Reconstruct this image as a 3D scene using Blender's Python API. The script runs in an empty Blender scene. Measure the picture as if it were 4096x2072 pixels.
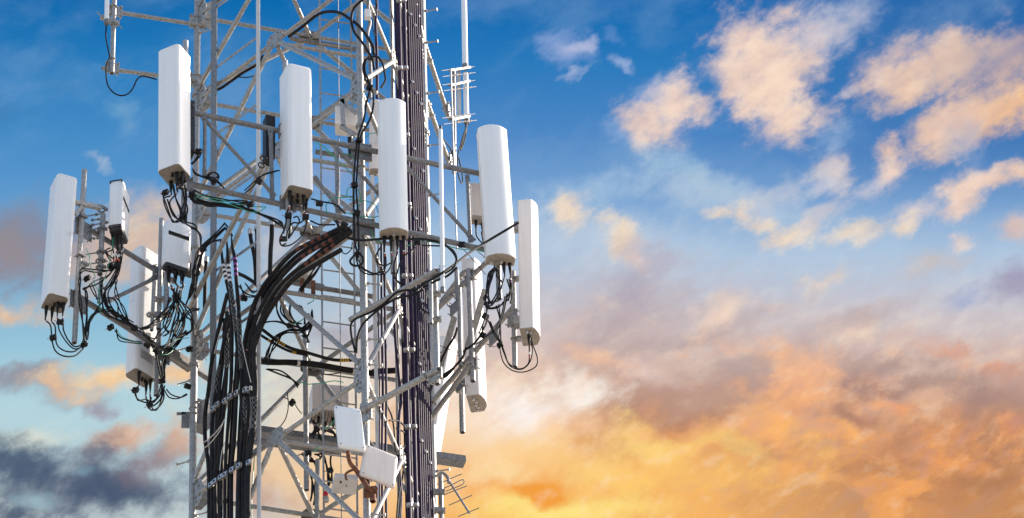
import bpy, math, random
from mathutils import Vector as V, Matrix
random.seed(7)
sc = bpy.context.scene
COL = sc.collection
R = math.radians

# ------------------------------------------------------------------ camera, sun, sky, exposure
FOC, PITCH, PPX, PPY = 18000.0, R(41), 1150.0, 1036.0     # focal length and principal point in photo pixels
FW = V((0, math.cos(PITCH), math.sin(PITCH))); UP = V((0, -math.sin(PITCH), math.cos(PITCH)))
EYE = V((0, 0, 1.65))
cd = bpy.data.cameras.new('camera'); cam = bpy.data.objects.new('camera', cd); COL.objects.link(cam)
cam.location = EYE; cam.rotation_euler = (R(90) + PITCH, 0, 0)
cd.sensor_width = 36; cd.lens = 36 * FOC / 4096; cd.shift_x = (2048 - PPX) / 4096; cd.clip_end = 3000; cd.clip_start = .5
sc.camera = cam
sc.view_settings.view_transform = 'Standard'; sc.view_settings.look = 'None'
sc.view_settings.exposure = .95; sc.view_settings.gamma = 1
SUN_EL, SUN_AZ = 33, 24                                    # azimuth from +X (right) towards +Y (away)
sd = bpy.data.lights.new('sun', 'SUN'); sd.energy = 4.3; sd.angle = R(.5); sd.color = (1, .89, .77)
sun = bpy.data.objects.new('sun', sd); COL.objects.link(sun)
tosun = V((math.cos(R(SUN_EL)) * math.cos(R(SUN_AZ)), math.cos(R(SUN_EL)) * math.sin(R(SUN_AZ)), math.sin(R(SUN_EL))))
sun.rotation_euler = tosun.to_track_quat('Z', 'Y').to_euler(); sun.location = (20, 20, 60)


def lin(c):
    return tuple(((x / 255) / 12.92 if x <= 10.3 else ((x / 255 + .055) / 1.055) ** 2.4) for x in c) + (1,)


class NT:
    """small helper to wire shader nodes"""
    def __init__(s, tree): s.t = tree; s.n = tree.nodes; s.l = tree.links
    def new(s, kind, **kw):
        n = s.n.new(kind)
        for k, v in kw.items(): setattr(n, k, v)
        return n
    def put(s, sock, v):
        if hasattr(v, 'is_output'): s.l.new(v, sock)
        else: sock.default_value = v
    def math(s, op, a, b=0., clamp=False):
        n = s.new('ShaderNodeMath', operation=op, use_clamp=clamp); s.put(n.inputs[0], a); s.put(n.inputs[1], b); return n.outputs[0]
    def vec(s, op, a, b=None):
        n = s.new('ShaderNodeVectorMath', operation=op); s.put(n.inputs[0], a)
        if b is not None: s.put(n.inputs['Scale'] if op == 'SCALE' else n.inputs[1], b)
        return n.outputs['Value'] if op in ('DOT_PRODUCT', 'LENGTH') else n.outputs[0]
    def noise(s, vec, scale, detail=5, rough=.55, dist=0., col=False):
        n = s.new('ShaderNodeTexNoise', noise_dimensions='3D'); s.put(n.inputs['Vector'], vec)
        n.inputs['Scale'].default_value = scale; n.inputs['Detail'].default_value = detail
        n.inputs['Roughness'].default_value = rough; n.inputs['Distortion'].default_value = dist
        return n.outputs['Color' if col else 'Fac']
    def mapr(s, v, a, b, c=0., d=1., smooth=True):
        n = s.new('ShaderNodeMapRange', interpolation_type='SMOOTHSTEP' if smooth else 'LINEAR')
        for i, x in enumerate((v, a, b, c, d)): s.put(n.inputs[i], x)
        return n.outputs[0]
    def mapping(s, vec, loc=(0, 0, 0), rot=0., scale=(1, 1, 1), kind='TEXTURE'):
        n = s.new('ShaderNodeMapping', vector_type=kind); s.put(n.inputs['Vector'], vec)
        n.inputs['Location'].default_value = loc; n.inputs['Rotation'].default_value = (0, 0, rot); n.inputs['Scale'].default_value = scale
        return n.outputs[0]
    def mix(s, f, a, b, mode='MIX'):
        n = s.new('ShaderNodeMixRGB', blend_type=mode); s.put(n.inputs[0], f); s.put(n.inputs[1], a); s.put(n.inputs[2], b); return n.outputs[0]
    def ramp(s, f, stops, srgb=True):
        n = s.new('ShaderNodeValToRGB'); s.put(n.inputs[0], f); e = n.color_ramp.elements
        while len(e) < len(stops): e.new(.5)
        for el, (p, c) in zip(e, stops): el.position = p; el.color = lin(c) if srgb else c
        return n.outputs[0]


w = bpy.data.worlds.new('World'); sc.world = w; w.use_nodes = True
t = NT(w.node_tree); t.n.clear()
D = t.new('ShaderNodeTexCoord').outputs['Generated']
dz = t.vec('DOT_PRODUCT', D, FW)
dzc = t.math('MAXIMUM', dz, .05)
u = t.math('ADD', t.math('MULTIPLY', t.math('DIVIDE', t.vec('DOT_PRODUCT', D, V((1, 0, 0))), dzc), FOC / 1000), PPX / 1000)
v = t.math('SUBTRACT', PPY / 1000, t.math('MULTIPLY', t.math('DIVIDE', t.vec('DOT_PRODUCT', D, UP), dzc), FOC / 1000))
cb = t.new('ShaderNodeCombineXYZ'); t.put(cb.inputs[0], u); t.put(cb.inputs[1], v); p0 = cb.outputs[0]   # sky angles: 1 unit = 3.2 degrees
n1 = t.vec('SCALE', t.vec('SUBTRACT', t.noise(p0, 3.2, 3, .5, 0, True), (.5, .5, .5)), .15)
p = t.vec('ADD', p0, n1)
n2 = t.vec('SCALE', t.vec('SUBTRACT', t.noise(t.mapping(p0, (0, 0, 3), R(-28), (1.3, .85, 1)), 10, 7, .62, 0, True), (.5, .5, .5)), .10)
p = t.vec('ADD', p, n2)
fine = t.math('SUBTRACT', t.noise(t.mapping(p0, (0, 0, 9), R(-30), (1.25, .9, 1)), 7.5, 9, .62), .5)
wisp = t.noise(t.mapping(p, (3, 1, 2), R(-24), (2.2, .55, 1)), 2.4, 6, .6)
sp = t.new('ShaderNodeSeparateXYZ'); t.put(sp.inputs[0], p); uw, vw = sp.outputs[0], sp.outputs[1]
K = 1 / 2.2
vv = t.math('MULTIPLY', t.math('ADD', t.math('MULTIPLY', v, .75), t.math('MULTIPLY', vw, .25)), K)
left = t.ramp(vv, [(0, (12, 106, 174)), (.3 * K, (42, 126, 190)), (.7 * K, (84, 148, 204)), (1.0 * K, (120, 168, 206)), (1.3 * K, (142, 190, 215)), (1.6 * K, (178, 212, 222)), (2.1 * K, (196, 208, 210))])
right = t.ramp(vv, [(0, (4, 104, 176)), (.25 * K, (42, 122, 188)), (.55 * K, (78, 136, 198)), (.8 * K, (124, 166, 212)), (1.02 * K, (178, 200, 224)), (1.28 * K, (208, 200, 204)), (1.48 * K, (222, 194, 178)), (1.68 * K, (240, 182, 134)), (1.85 * K, (248, 180, 106)), (2.1 * K, (244, 176, 92))])
c = t.mix(t.mapr(uw, .75, 1.75), left, right)
# darker blue towards the upper right corner
c = t.mix(t.math('MULTIPLY', t.mapr(u, 2.6, 4.2), t.mapr(v, 1.0, .1, 0, .55)), c, lin((10, 84, 150)))
c = t.mix(t.math('MULTIPLY', t.mapr(u, 2.4, 3.6), t.mapr(v, .95, .55, 0, .4)), c, lin((66, 118, 182)))
# thin uneven haze in the blue
hz = t.noise(t.mapping(p, (1, 9, 2), R(-20), (1.5, .8, 1)), 2.2, 7, .58)
c = t.mix(t.math('MULTIPLY', t.mapr(hz, .45, .72, 0, .34), t.mapr(v, 1.3, .9)), c, lin((134, 172, 210)))


def blob(cx, cy, rx, ry, rot, col, alpha=1., amp=1.5, lo=1.28, hi=.02):
    """one cloud, at a fixed direction of the sky"""
    global c, pp, nb
    ca, sa = math.cos(R(rot)), math.sin(R(rot))
    if nb % 8 == 0:                                                       # ties the clouds into one evaluation order
        pc = t.new('ShaderNodeVectorMath', operation='MULTIPLY_ADD'); t.put(pc.inputs[0], c); pc.inputs[1].default_value = (1e-7, 0, 0); t.put(pc.inputs[2], p); pp = pc.outputs[0]
    nb += 1
    a, b = V((ca / rx, sa / rx, 0)), V((-sa / ry, ca / ry, 0))
    q = t.new('ShaderNodeCombineXYZ'); t.put(q.inputs[0], t.vec('DOT_PRODUCT', pp, a)); t.put(q.inputs[1], t.vec('DOT_PRODUCT', pp, b))
    n = t.new('ShaderNodeVectorMath', operation='DISTANCE'); t.put(n.inputs[0], q.outputs[0]); n.inputs[1].default_value = (a.x * cx + a.y * cy, b.x * cx + b.y * cy, 0)
    m = t.new('ShaderNodeMath', operation='MULTIPLY_ADD'); t.put(m.inputs[0], fine); m.inputs[1].default_value = amp * 1.35; t.put(m.inputs[2], n.outputs['Value'])
    x = t.new('ShaderNodeMix', data_type='VECTOR'); t.put(x.inputs[0], t.mapr(m.outputs[0], lo, hi, 0, alpha)); t.put(x.inputs[4], c); x.inputs[5].default_value = lin(col)[:3]
    c = x.outputs[1]


nb = 0
# big veil of grey and mauve cloud lower right, streaked upwards to the right
edge = t.math('ADD', t.math('MULTIPLY', t.math('SUBTRACT', u, 2.9), -.22), t.math('SUBTRACT', v, 1.22))
edge = t.math('ADD', edge, t.math('MULTIPLY', fine, .35))
veil = t.math('MULTIPLY', t.mapr(edge, -.16, .2), t.mapr(uw, 1.95, 2.6))
st1 = t.noise(t.mapping(p, (1, 5, 0), R(-22), (2.6, .62, 1)), 2.1, 6, .58)
st2 = t.noise(t.mapping(p, (7, 2, 4), R(14), (1.9, .8, 1)), 3.1, 6, .6)
dark = t.ramp(vv, [(.9 * K, (168, 166, 188)), (1.25 * K, (192, 176, 178)), (1.5 * K, (190, 158, 148)), (1.72 * K, (178, 128, 100)), (2.05 * K, (196, 138, 92))])
pale = t.ramp(vv, [(.95 * K, (236, 216, 202)), (1.2 * K, (232, 206, 188)), (1.42 * K, (248, 190, 148)), (1.7 * K, (250, 172, 108)), (2.0 * K, (250, 170, 92))])
c = t.mix(t.math('MULTIPLY', veil, t.mapr(st1, .40, .58, .25, .95)), c, dark)
c = t.mix(t.math('MULTIPLY', veil, t.mapr(st2, .50, .66, 0, .85)), c, pale)
# lower edge: brown haze to the right, glowing yellow in the middle
c = t.mix(t.math('MULTIPLY', t.mapr(uw, 3.0, 4.1), t.mapr(vw, 1.55, 2.0, 0, .75)), c, lin((190, 130, 86)))
c = t.mix(t.math('MULTIPLY', t.math('MULTIPLY', t.mapr(uw, 1.7, 2.2), t.mapr(uw, 3.7, 2.7)), t.mapr(vw, 1.62, 1.95, 0, .8)), c, lin((252, 186, 102)))
PE = (249, 218, 196); PM = (238, 203, 178); MV = (176, 178, 206); CR = (250, 226, 196)
CLOUDS = [
 # upper right cumulus, pale peach
 (3.33, .10, .24, .12, -34, (158, 174, 206), .8, 1.5), (3.28, .16, .2, .1, -38, (206, 200, 208), .75, 1.5), (3.08, .18, .28, .15, -10, (198, 192, 206), .8, 1.6),
 (3.00, .24, .21, .19, 20, PE, .92, 1.7), (3.14, .30, .2, .17, -50, PE, .85, 1.8), (3.18, .47, .19, .11, -10, PE, .92, 1.7), (3.06, .38, .14, .1, 20, PE, .9, 1.4),
 (2.66, .40, .15, .1, 10, (168, 184, 216), .8, 1.6), (2.70, .44, .16, .11, -15, PE, .9, 1.8), (2.60, .50, .17, .09, 20, PE, .8, 1.8), (2.58, .57, .07, .06, 40, PE, .75, 1.5), (2.48, .53, .09, .05, 20, (150, 178, 216), .6, 1.6),
 (2.27, .21, .11, .09, 30, (140, 166, 212), .75, 2.6), (2.31, .19, .06, .035, -15, (186, 192, 222), .7, 2.), (2.29, .305, .07, .025, -25, (178, 190, 222), .7, 2.), (2.49, .255, .07, .028, 20, (168, 186, 222), .7, 2.), (2.45, .15, .05, .03, 20, (110, 150, 206), .5, 2.),
 # far right banks
 (3.80, .11, .36, .13, -24, (92, 134, 186), .8, 1.9), (3.68, .24, .30, .12, -12, (196, 182, 192), .9, 1.6), (3.66, .28, .29, .12, -26, PM, .9, 1.8), (3.86, .25, .24, .12, -30, (224, 196, 178), .95, 1.5), (3.58, .40, .12, .05, -30, PM, .7, 1.5), (3.40, .37, .07, .03, -30, (206, 198, 206), .7, 1.8),
 (4.02, .26, .24, .13, -40, (176, 160, 170), .85, 1.5), (3.98, .42, .34, .13, -30, (240, 200, 168), .92, 1.6), (4.08, .42, .26, .1, -34, (250, 198, 146), .9, 1.2), (3.76, .56, .19, .10, -20, PM, 1, 1.5), (3.85, .48, .2, .09, -30, (228, 196, 180), .8, 1.6),
 (3.56, .60, .08, .06, -50, PM, .95, 1.5), (3.55, .70, .07, .13, 32, PE, .95, 1.5), (3.48, .76, .09, .05, -30, (200, 200, 214), .7, 1.8), (3.32, .68, .08, .12, 35, (232, 212, 202), .9, 1.6), (3.26, .74, .14, .06, -35, (186, 198, 218), .7, 1.8), (3.35, .56, .13, .07, -30, (150, 178, 212), .6, 2.),
 (3.82, .80, .09, .14, 40, PE, .95, 1.6), (3.94, .73, .16, .05, -24, PE, .9, 1.6), (4.07, .70, .14, .05, -14, PM, .9, 1.5), (3.68, .86, .13, .06, -20, (214, 204, 208), .75, 1.9), (3.86, .60, .1, .1, 50, (150, 172, 206), .5, 2.),
 # soft light veils across the middle
 (2.75, .70, .28, .07, 28, (160, 192, 218), .7, 1.5), (2.35, .78, .34, .10, -18, (160, 190, 220), .7, 1.5), (2.95, .83, .5, .11, 14, (186, 204, 222), .65, 1.6), (2.40, .95, .45, .14, 10, (196, 210, 224), .6, 1.5), (3.05, .80, .24, .06, -30, (196, 200, 214), .55, 2.),
 (2.28, .85, .085, .08, 20, CR, .9, 1.7), (2.41, .88, .06, .06, 20, CR, .6, 2.), (2.50, .97, .11, .09, 40, CR, .95, 1.6), (2.57, 1.03, .08, .06, 30, PE, .8, 1.6), (2.86, .87, .07, .04, 10, CR, .7, 1.8), (2.94, .88, .05, .07, 0, CR, .8, 1.7), (3.02, .92, .09, .04, 10, CR, .7, 1.8),
 (3.17, .95, .13, .05, -12, CR, .85, 1.7), (3.40, .95, .15, .05, -14, CR, .8, 1.7), (3.62, .92, .1, .045, -26, CR, .8, 1.6), (3.28, .86, .12, .05, -30, (216, 208, 210), .6, 2.), (3.84, .95, .07, .04, -20, PE, .7, 1.8), (4.08, .90, .12, .07, -24, (228, 196, 180), .8, 1.6),
 (2.56, 1.14, .2, .09, -52, (168, 156, 174), .6, 1.9), (2.40, 1.32, .16, .08, -45, (180, 166, 172), .6, 1.9), (2.62, 1.02, .2, .06, 10, (184, 176, 190), .6, 1.9), (2.9, 1.24, .14, .08, -25, (246, 216, 192), .8, 1.8), (3.45, 1.33, .14, .06, -40, (240, 212, 190), .75, 1.8), (3.3, 1.12, .14, .06, -30, (236, 212, 188), .7, 1.9), (3.75, 1.05, .16, .06, -20, (206, 192, 186), .7, 1.9), (4.05, 1.13, .16, .10, -20, (152, 142, 172), .7, 1.7), (3.85, 1.2, .14, .05, -20, (150, 166, 208), .6, 1.9),
 # glow low down: white, yellow and orange
 (1.9, 1.70, .5, .26, 0, (250, 224, 196), .9, 1.2), (2.05, 1.60, .34, .13, 0, (252, 234, 218), .8, 1.3), (2.30, 1.57, .20, .07, 6, (255, 250, 242), .8, 1.5), (2.1, 1.66, .16, .1, 0, (255, 246, 240), .9, 1.3), (2.55, 1.5, .2, .06, 20, (232, 208, 200), .7, 1.7),
 (2.40, 1.45, .18, .05, 22, (250, 198, 158), .7, 1.9), (2.75, 1.36, .3, .05, -14, (176, 162, 164), .6, 1.9), (3.0, 1.46, .34, .05, -12, (178, 158, 154), .65, 1.9), (3.45, 1.28, .34, .05, -16, (186, 168, 168), .6, 1.9), (3.12, 1.43, .1, .04, -6, (248, 188, 142), .7, 1.8), (3.20, 1.58, .30, .04, 2, (249, 180, 122), .7, 1.9), (3.02, 1.65, .08, .09, -30, (246, 182, 128), .5, 2.), (3.55, 1.46, .4, .055, -10, (164, 138, 134), .7, 1.9), (2.85, 1.62, .26, .05, -10, (196, 160, 142), .55, 1.9),
 (3.80, 1.40, .13, .045, 10, (232, 164, 132), .6, 1.9), (4.0, 1.49, .2, .05, 6, (230, 158, 124), .7, 1.8), (3.7, 1.54, .4, .06, -6, (150, 122, 118), .65, 1.9), (3.60, 1.63, .13, .05, 12, (250, 166, 104), .9, 1.6), (3.55, 1.56, .2, .05, 20, (160, 120, 112), .6, 1.8), (3.95, 1.60, .2, .07, -10, (150, 124, 124), .7, 1.7), (3.38, 1.65, .26, .06, 10, (162, 122, 108), .8, 1.8), (3.9, 1.94, .3, .06, -6, (172, 120, 88), .6, 1.7), (3.5, 1.86, .3, .05, -10, (186, 128, 88), .55, 1.8),
 (3.18, 1.73, .17, .08, 34, (252, 184, 108), .95, 1.6), (3.26, 1.78, .1, .05, 30, (252, 190, 110), .8, 1.6), (3.38, 1.71, .08, .035, 24, (252, 180, 104), .9, 1.6), (3.72, 1.74, .2, .085, -18, (250, 168, 98), .95, 1.7), (3.82, 1.86, .16, .05, 10, (246, 162, 92), .85, 1.7), (3.30, 1.91, .08, .035, 0, (250, 180, 100), .8, 1.8), (3.66, 1.93, .12, .035, 14, (248, 168, 94), .8, 1.8), (4.05, 1.70, .1, .05, 10, (226, 148, 104), .7, 1.7),
 (2.60, 1.79, .22, .09, 24, (254, 216, 124), .95, 1.6), (2.78, 1.76, .18, .06, -14, (254, 206, 118), .85, 1.7), (2.98, 1.80, .14, .06, 26, (254, 212, 122), .9, 1.7), (2.42, 1.88, .2, .07, 16, (255, 220, 130), .85, 1.5), (2.55, 1.93, .1, .04, -10, (255, 212, 112), .8, 1.7), (2.35, 1.72, .2, .06, 4, (252, 204, 160), .8, 1.5),
 (2.75, 1.72, .25, .04, -8, (240, 166, 110), .6, 1.7), (2.2, 1.82, .5, .12, 0, (254, 208, 134), .7, 1.2), (2.75, 1.9, .5, .1, 0, (253, 196, 110), .75, 1.2), (2.25, 2.04, .5, .09, 0, (255, 228, 132), 1, 1.), (2.16, 1.955, .16, .075, 4, (244, 160, 62), 1, .7, 1.25, .45), (2.0, 1.9, .2, .05, 0, (254, 226, 170), .7, 1.4),
 # behind the mast
 (1.32, .70, .14, .09, 0, (178, 172, 196), .4, 1.7), (1.5, 1.1, .5, .3, 0, (176, 202, 222), .5, 1.3), (1.12, 1.0, .12, .14, 0, (222, 200, 186), .45, 1.7), (1.35, 1.36, .2, .08, 10, (170, 164, 176), .7, 1.6), (1.3, 1.62, .5, .22, 0, (238, 226, 204), .8, 1.3), (1.15, 1.88, .4, .18, 10, (244, 206, 160), .85, 1.4), (1.0, 1.97, .22, .09, 10, (188, 150, 140), .7, 1.6), (1.6, 1.95, .35, .2, 0, (250, 206, 150), .8, 1.3),
 # left side
 (.48, .44, .14, .07, 20, (120, 170, 206), .6, 1.9), (.52, .52, .08, .05, 0, (130, 172, 206), .5, 2.), (.40, .66, .07, .028, 34, (176, 192, 210), .6, 1.8), (.2, .30, .1, .06, 30, (60, 130, 186), .5, 2.), (.02, .45, .12, .08, 0, (70, 128, 180), .6, 1.9),
 (.10, .98, .42, .20, 4, (134, 138, 156), .95, 1.4), (.04, 1.02, .22, .1, 0, (150, 140, 146), .8, 1.5), (.62, .93, .26, .17, -24, (222, 196, 174), .95, 1.4), (.46, 1.06, .22, .12, -14, (214, 186, 166), .85, 1.4), (.02, 1.24, .24, .055, 4, (228, 190, 154), .9, 1.5), (.24, 1.19, .2, .05, 0, (202, 178, 162), .6, 1.7),
 (.16, 1.54, .3, .07, 8, (142, 148, 164), .9, 1.6), (.06, 1.50, .14, .04, 0, (150, 152, 162), .8, 1.6), (.44, 1.52, .36, .06, -6, (248, 206, 154), .95, 1.5), (.72, 1.50, .16, .045, 0, (246, 200, 146), .85, 1.5), (.27, 1.57, .14, .03, 10, (240, 196, 150), .7, 1.6), (.40, 1.63, .08, .038, 16, (160, 154, 168), .9, 1.5),
 (.16, 1.74, .2, .04, -6, (228, 232, 214), .7, 1.5), (.50, 1.75, .18, .05, -8, (230, 178, 142), .85, 1.5), (.30, 1.93, .58, .20, 2, (104, 114, 134), .95, 1.1), (.10, 1.86, .28, .12, 0, (72, 90, 116), .9, 1.5), (.46, 1.97, .36, .11, 0, (70, 86, 112), .9, 1.6), (.64, 1.85, .18, .09, -16, (150, 130, 136), .8, 1.6), (.74, 1.78, .1, .09, 0, (216, 172, 142), .75, 1.7), (.36, 1.80, .12, .05, 10, (112, 114, 130), .8, 1.7), (.15, 1.99, .1, .05, 0, (150, 184, 198), .7, 1.8), (.05, 2.05, .2, .05, 0, (58, 76, 104), .8, 1.6), (.32, 1.88, .05, .03, 0, (126, 160, 176), .6, 1.8),
]
c = t.vec('ADD', c, (0, 0, 0.0001))
for b in CLOUDS: blob(*b)
# streaks through the deck on the right, and lumps inside every cloud
glow = t.math('MULTIPLY', t.mapr(u, 3.3, 2.5), t.mapr(v, 1.5, 1.8, 0, .85))
deck = t.math('MULTIPLY', t.math('MULTIPLY', t.mapr(edge, -.26, .16), t.mapr(u, 2.0, 2.9)), t.math('SUBTRACT', 1., glow))
s1 = t.noise(t.mapping(p, (4, 8, 1), R(-24), (2.0, .72, 1)), 3.4, 9, .6)
s2 = t.noise(t.mapping(p, (2, 3, 6), R(-30), (1.7, .75, 1)), 4.2, 9, .6)
c = t.mix(t.math('MULTIPLY', deck, t.mapr(s1, .46, .66, 0, .6)), c, dark)
c = t.mix(t.math('MULTIPLY', deck, t.mapr(s2, .52, .68, 0, .6)), c, pale)
lump = t.noise(t.mapping(p0, (6, 6, 6), R(-30), (1.3, .8, 1)), 9, 9, .6)
sx = t.new('ShaderNodeSeparateColor'); t.put(sx.inputs[0], c)
c = t.mix(t.math('MULTIPLY', t.math('MULTIPLY', t.mapr(sx.outputs[0], .3, .75), t.math('SUBTRACT', 1., glow)), t.mapr(lump, .42, .70, .0, .28)), c, lin((176, 156, 166)))
c = t.mix(t.math('MULTIPLY', t.mapr(sx.outputs[0], .3, .75), t.mapr(lump, .50, .30, .0, .2)), c, lin((255, 240, 222)))
sky = t.new('ShaderNodeTexSky', sky_type='NISHITA', sun_disc=False, sun_elevation=R(SUN_EL), sun_rotation=R(90 - SUN_AZ), altitude=50, air_density=1.0, dust_density=2.2)
b1 = t.new('ShaderNodeBackground'); t.put(b1.inputs[0], sky.outputs[0]); b1.inputs[1].default_value = .15
b2 = t.new('ShaderNodeBackground'); t.put(b2.inputs[0], c); b2.inputs[1].default_value = 2 ** -.95      # seen at the exposure above
ms = t.new('ShaderNodeMixShader'); t.put(ms.inputs[0], t.mapr(dz, .55, .93)); t.l.new(b1.outputs[0], ms.inputs[1]); t.l.new(b2.outputs[0], ms.inputs[2])
t.l.new(ms.outputs[0], t.new('ShaderNodeOutputWorld').inputs[0])
sc.cycles.use_adaptive_sampling = True; sc.cycles.adaptive_threshold = .015; sc.cycles.adaptive_min_samples = 16
w.cycles.sampling_method = 'MANUAL'; w.cycles.sample_map_resolution = 512

# ------------------------------------------------------------------ materials
def mat(name, col, rough=.5, metal=0., col2=None, scale=30., spec=.5, bump=0., speck=None, streak=False):
    m = bpy.data.materials.new(name); m.use_nodes = True
    t = NT(m.node_tree); t.n.clear()
    b = t.new('ShaderNodeBsdfPrincipled'); o = t.new('ShaderNodeOutputMaterial'); t.l.new(b.outputs[0], o.inputs[0])
    oc = t.new('ShaderNodeTexCoord').outputs['Object']
    b.inputs['Metallic'].default_value = metal; b.inputs['Specular IOR Level'].default_value = spec
    col = tuple(col) + (1,)
    if col2 is not None:
        n = t.noise(t.mapping(oc, (0, 0, 0), 0, (1, 1, .05), 'POINT') if streak else oc, scale, 6, .6)
        cc = t.mix(t.mapr(n, .38, .64), col, tuple(col2) + (1,))
        if speck: cc = t.mix(t.math('MULTIPLY', t.mapr(t.noise(oc, scale * .3, 4, .65), .58, .72), speck[1]), cc, tuple(speck[0]) + (1,))
        t.put(b.inputs['Base Color'], cc)
        t.put(b.inputs['Roughness'], t.mapr(n, .3, .7, rough - .08, rough + .08, False))
        if bump:
            bp = t.new('ShaderNodeBump'); bp.inputs['Strength'].default_value = bump; bp.inputs['Distance'].default_value = .002
            t.put(bp.inputs['Height'], n); t.l.new(bp.outputs[0], b.inputs['Normal'])
    else:
        b.inputs['Base Color'].default_value = col; b.inputs['Roughness'].default_value = rough
    return m


M = dict(
    galv=mat('galvanised_steel', (.385, .375, .36), .48, .35, (.27, .262, .25), 30, speck=((.19, .17, .145), .4), bump=.25),
    dull=mat('dull_shaded_galvanised_steel', (.235, .235, .24), .58, .25, (.15, .15, .155), 36, speck=((.11, .10, .095), .35), bump=.3),  # darker steel tone; shade on the near and left frames is put into it
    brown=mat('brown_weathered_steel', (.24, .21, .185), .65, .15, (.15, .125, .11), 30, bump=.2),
    warm=mat('sky_tinted_white_radome', (.83, .785, .755), .42, 0, (.77, .72, .69), 26, streak=True),  # white radome; warm sky light on the right panels is mixed into its colour
    white=mat('white_radome', (.85, .85, .845), .40, 0, (.81, .81, .805), 22, streak=True),
    cream=mat('cream_radome', (.78, .705, .655), .45, 0, (.72, .645, .595), 24, streak=True),
    cap=mat('grey_brown_end_plate', (.215, .185, .15), .55, 0, (.17, .148, .12), 22),
    capc=mat('beige_end_plate', (.38, .325, .265), .55, 0, (.32, .275, .22), 22),
    black=mat('black_cable_jacket', (.011, .011, .012), .62, 0, (.02, .019, .02), 18, spec=.14),
    hose=mat('matt_black_coax', (.012, .011, .0115), .58, 0, (.026, .023, .022), 9, spec=.13),
    violet=mat('faded_violet_black_coax', (.022, .013, .036), .58, 0, (.038, .025, .06), 10, spec=.16),
    rubber=mat('black_rubber', (.012, .012, .013), .65, 0, (.02, .02, .02), 30, spec=.2),
    dark=mat('dark_housing', (.02, .02, .022), .5, .2, (.035, .035, .035), 20),
    green=mat('green_ground_wire', (.02, .30, .17), .4),
    cord=mat('pale_cord', (.62, .58, .52), .6),
    rust=mat('rusty_steel', (.20, .075, .035), .8, .1, (.10, .035, .018), 26, speck=((.34, .13, .05), .6), bump=.5),
    rustw=mat('rust_stained_white_paint', (.74, .70, .66), .5, 0, (.70, .66, .62), 9, speck=((.34, .15, .06), .75)),
    red=mat('red_plastic', (.42, .02, .03), .4), orange=mat('orange_tape', (.62, .10, .03), .5), ember=mat('faded_red_tape', (.13, .034, .02), .65), yellow=mat('yellow_tape', (.72, .40, .02), .5),
    whitep=mat('white_tape', (.75, .74, .74), .5), purple=mat('purple_tape', (.20, .04, .26), .5),
    chrome=mat('bright_clamp_steel', (.62, .60, .57), .3, .75, (.5, .48, .46), 50),
    paint=mat('pale_grey_paint', (.60, .58, .56), .5, 0, (.55, .53, .51), 10),
    ink=mat('grey_print', (.25, .25, .26), .6), glass=mat('red_lamp_glass', (.6, .01, .015), .15), hole=mat('dark_recess', (.006, .006, .006), .9),
    mesh=mat('woven_grip_wire', (.42, .40, .38), .4, .6), ground=mat('gravel_ground', (.34, .31, .27), .9, 0, (.24, .22, .19), 3))


# ------------------------------------------------------------------ mesh helpers
class MB:
    def __init__(s): s.v = []; s.f = []
    def add(s, vs, fs):
        o = len(s.v); s.v += [V(x) for x in vs]; s.f += [tuple(i + o for i in f) for f in fs]; return s


def frame_of(z):
    z = V(z).normalized(); x = V((0, 0, 1)).cross(z)
    if x.length < .01: x = V((1, 0, 0))
    x.normalize(); return x, z.cross(x), z


def tube(mb, pts, r, n=8, caps=True, r_end=None, radii=None):
    pts = [V(p) for p in pts]
    if len(pts) < 2: return mb
    T = [(pts[min(i + 1, len(pts) - 1)] - pts[max(i - 1, 0)]).normalized() for i in range(len(pts))]
    x, y, _ = frame_of(T[0]); vs = []; fs = []
    for i, p in enumerate(pts):
        if i:
            x = x - T[i] * x.dot(T[i])
            if x.length < 1e-6: x = frame_of(T[i])[0]
            x.normalize()
        y = T[i].cross(x)
        rr = radii[i] if radii else (r if r_end is None else r + (r_end - r) * i / (len(pts) - 1))
        vs += [p + (x * math.cos(2 * math.pi * k / n) + y * math.sin(2 * math.pi * k / n)) * rr for k in range(n)]
    for i in range(len(pts) - 1):
        for k in range(n):
            k2 = (k + 1) % n; fs.append((i * n + k, i * n + k2, (i + 1) * n + k2, (i + 1) * n + k))
    if caps: fs += [tuple(range(n))[::-1], tuple((len(pts) - 1) * n + k for k in range(n))]
    return mb.add(vs, fs)


def pipe(mb, a, b, r, n=14, open_a=True, open_b=True, wall=.006):
    """hollow round pipe; its ends are real openings"""
    a, b = V(a), V(b); d = (b - a).normalized(); x, y, z = frame_of(d); dep = min(.25, (b - a).length * .3)
    def ring(p, rr): return [p + (x * math.cos(2 * math.pi * k / n) + y * math.sin(2 * math.pi * k / n)) * rr for k in range(n)]
    rings = []
    if open_a: rings += [ring(a + d * dep, r - wall), ring(a, r - wall)]
    rings += [ring(a, r), ring(b, r)]
    if open_b: rings += [ring(b, r - wall), ring(b - d * dep, r - wall)]
    vs = [p for q in rings for p in q]; fs = []
    for i in range(len(rings) - 1):
        for k in range(n): fs.append((i * n + k, i * n + (k + 1) % n, (i + 1) * n + (k + 1) % n, (i + 1) * n + k))
    fs += [tuple(range(n))[::-1], tuple((len(rings) - 1) * n + k for k in range(n))]
    return mb.add(vs, fs)


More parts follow.
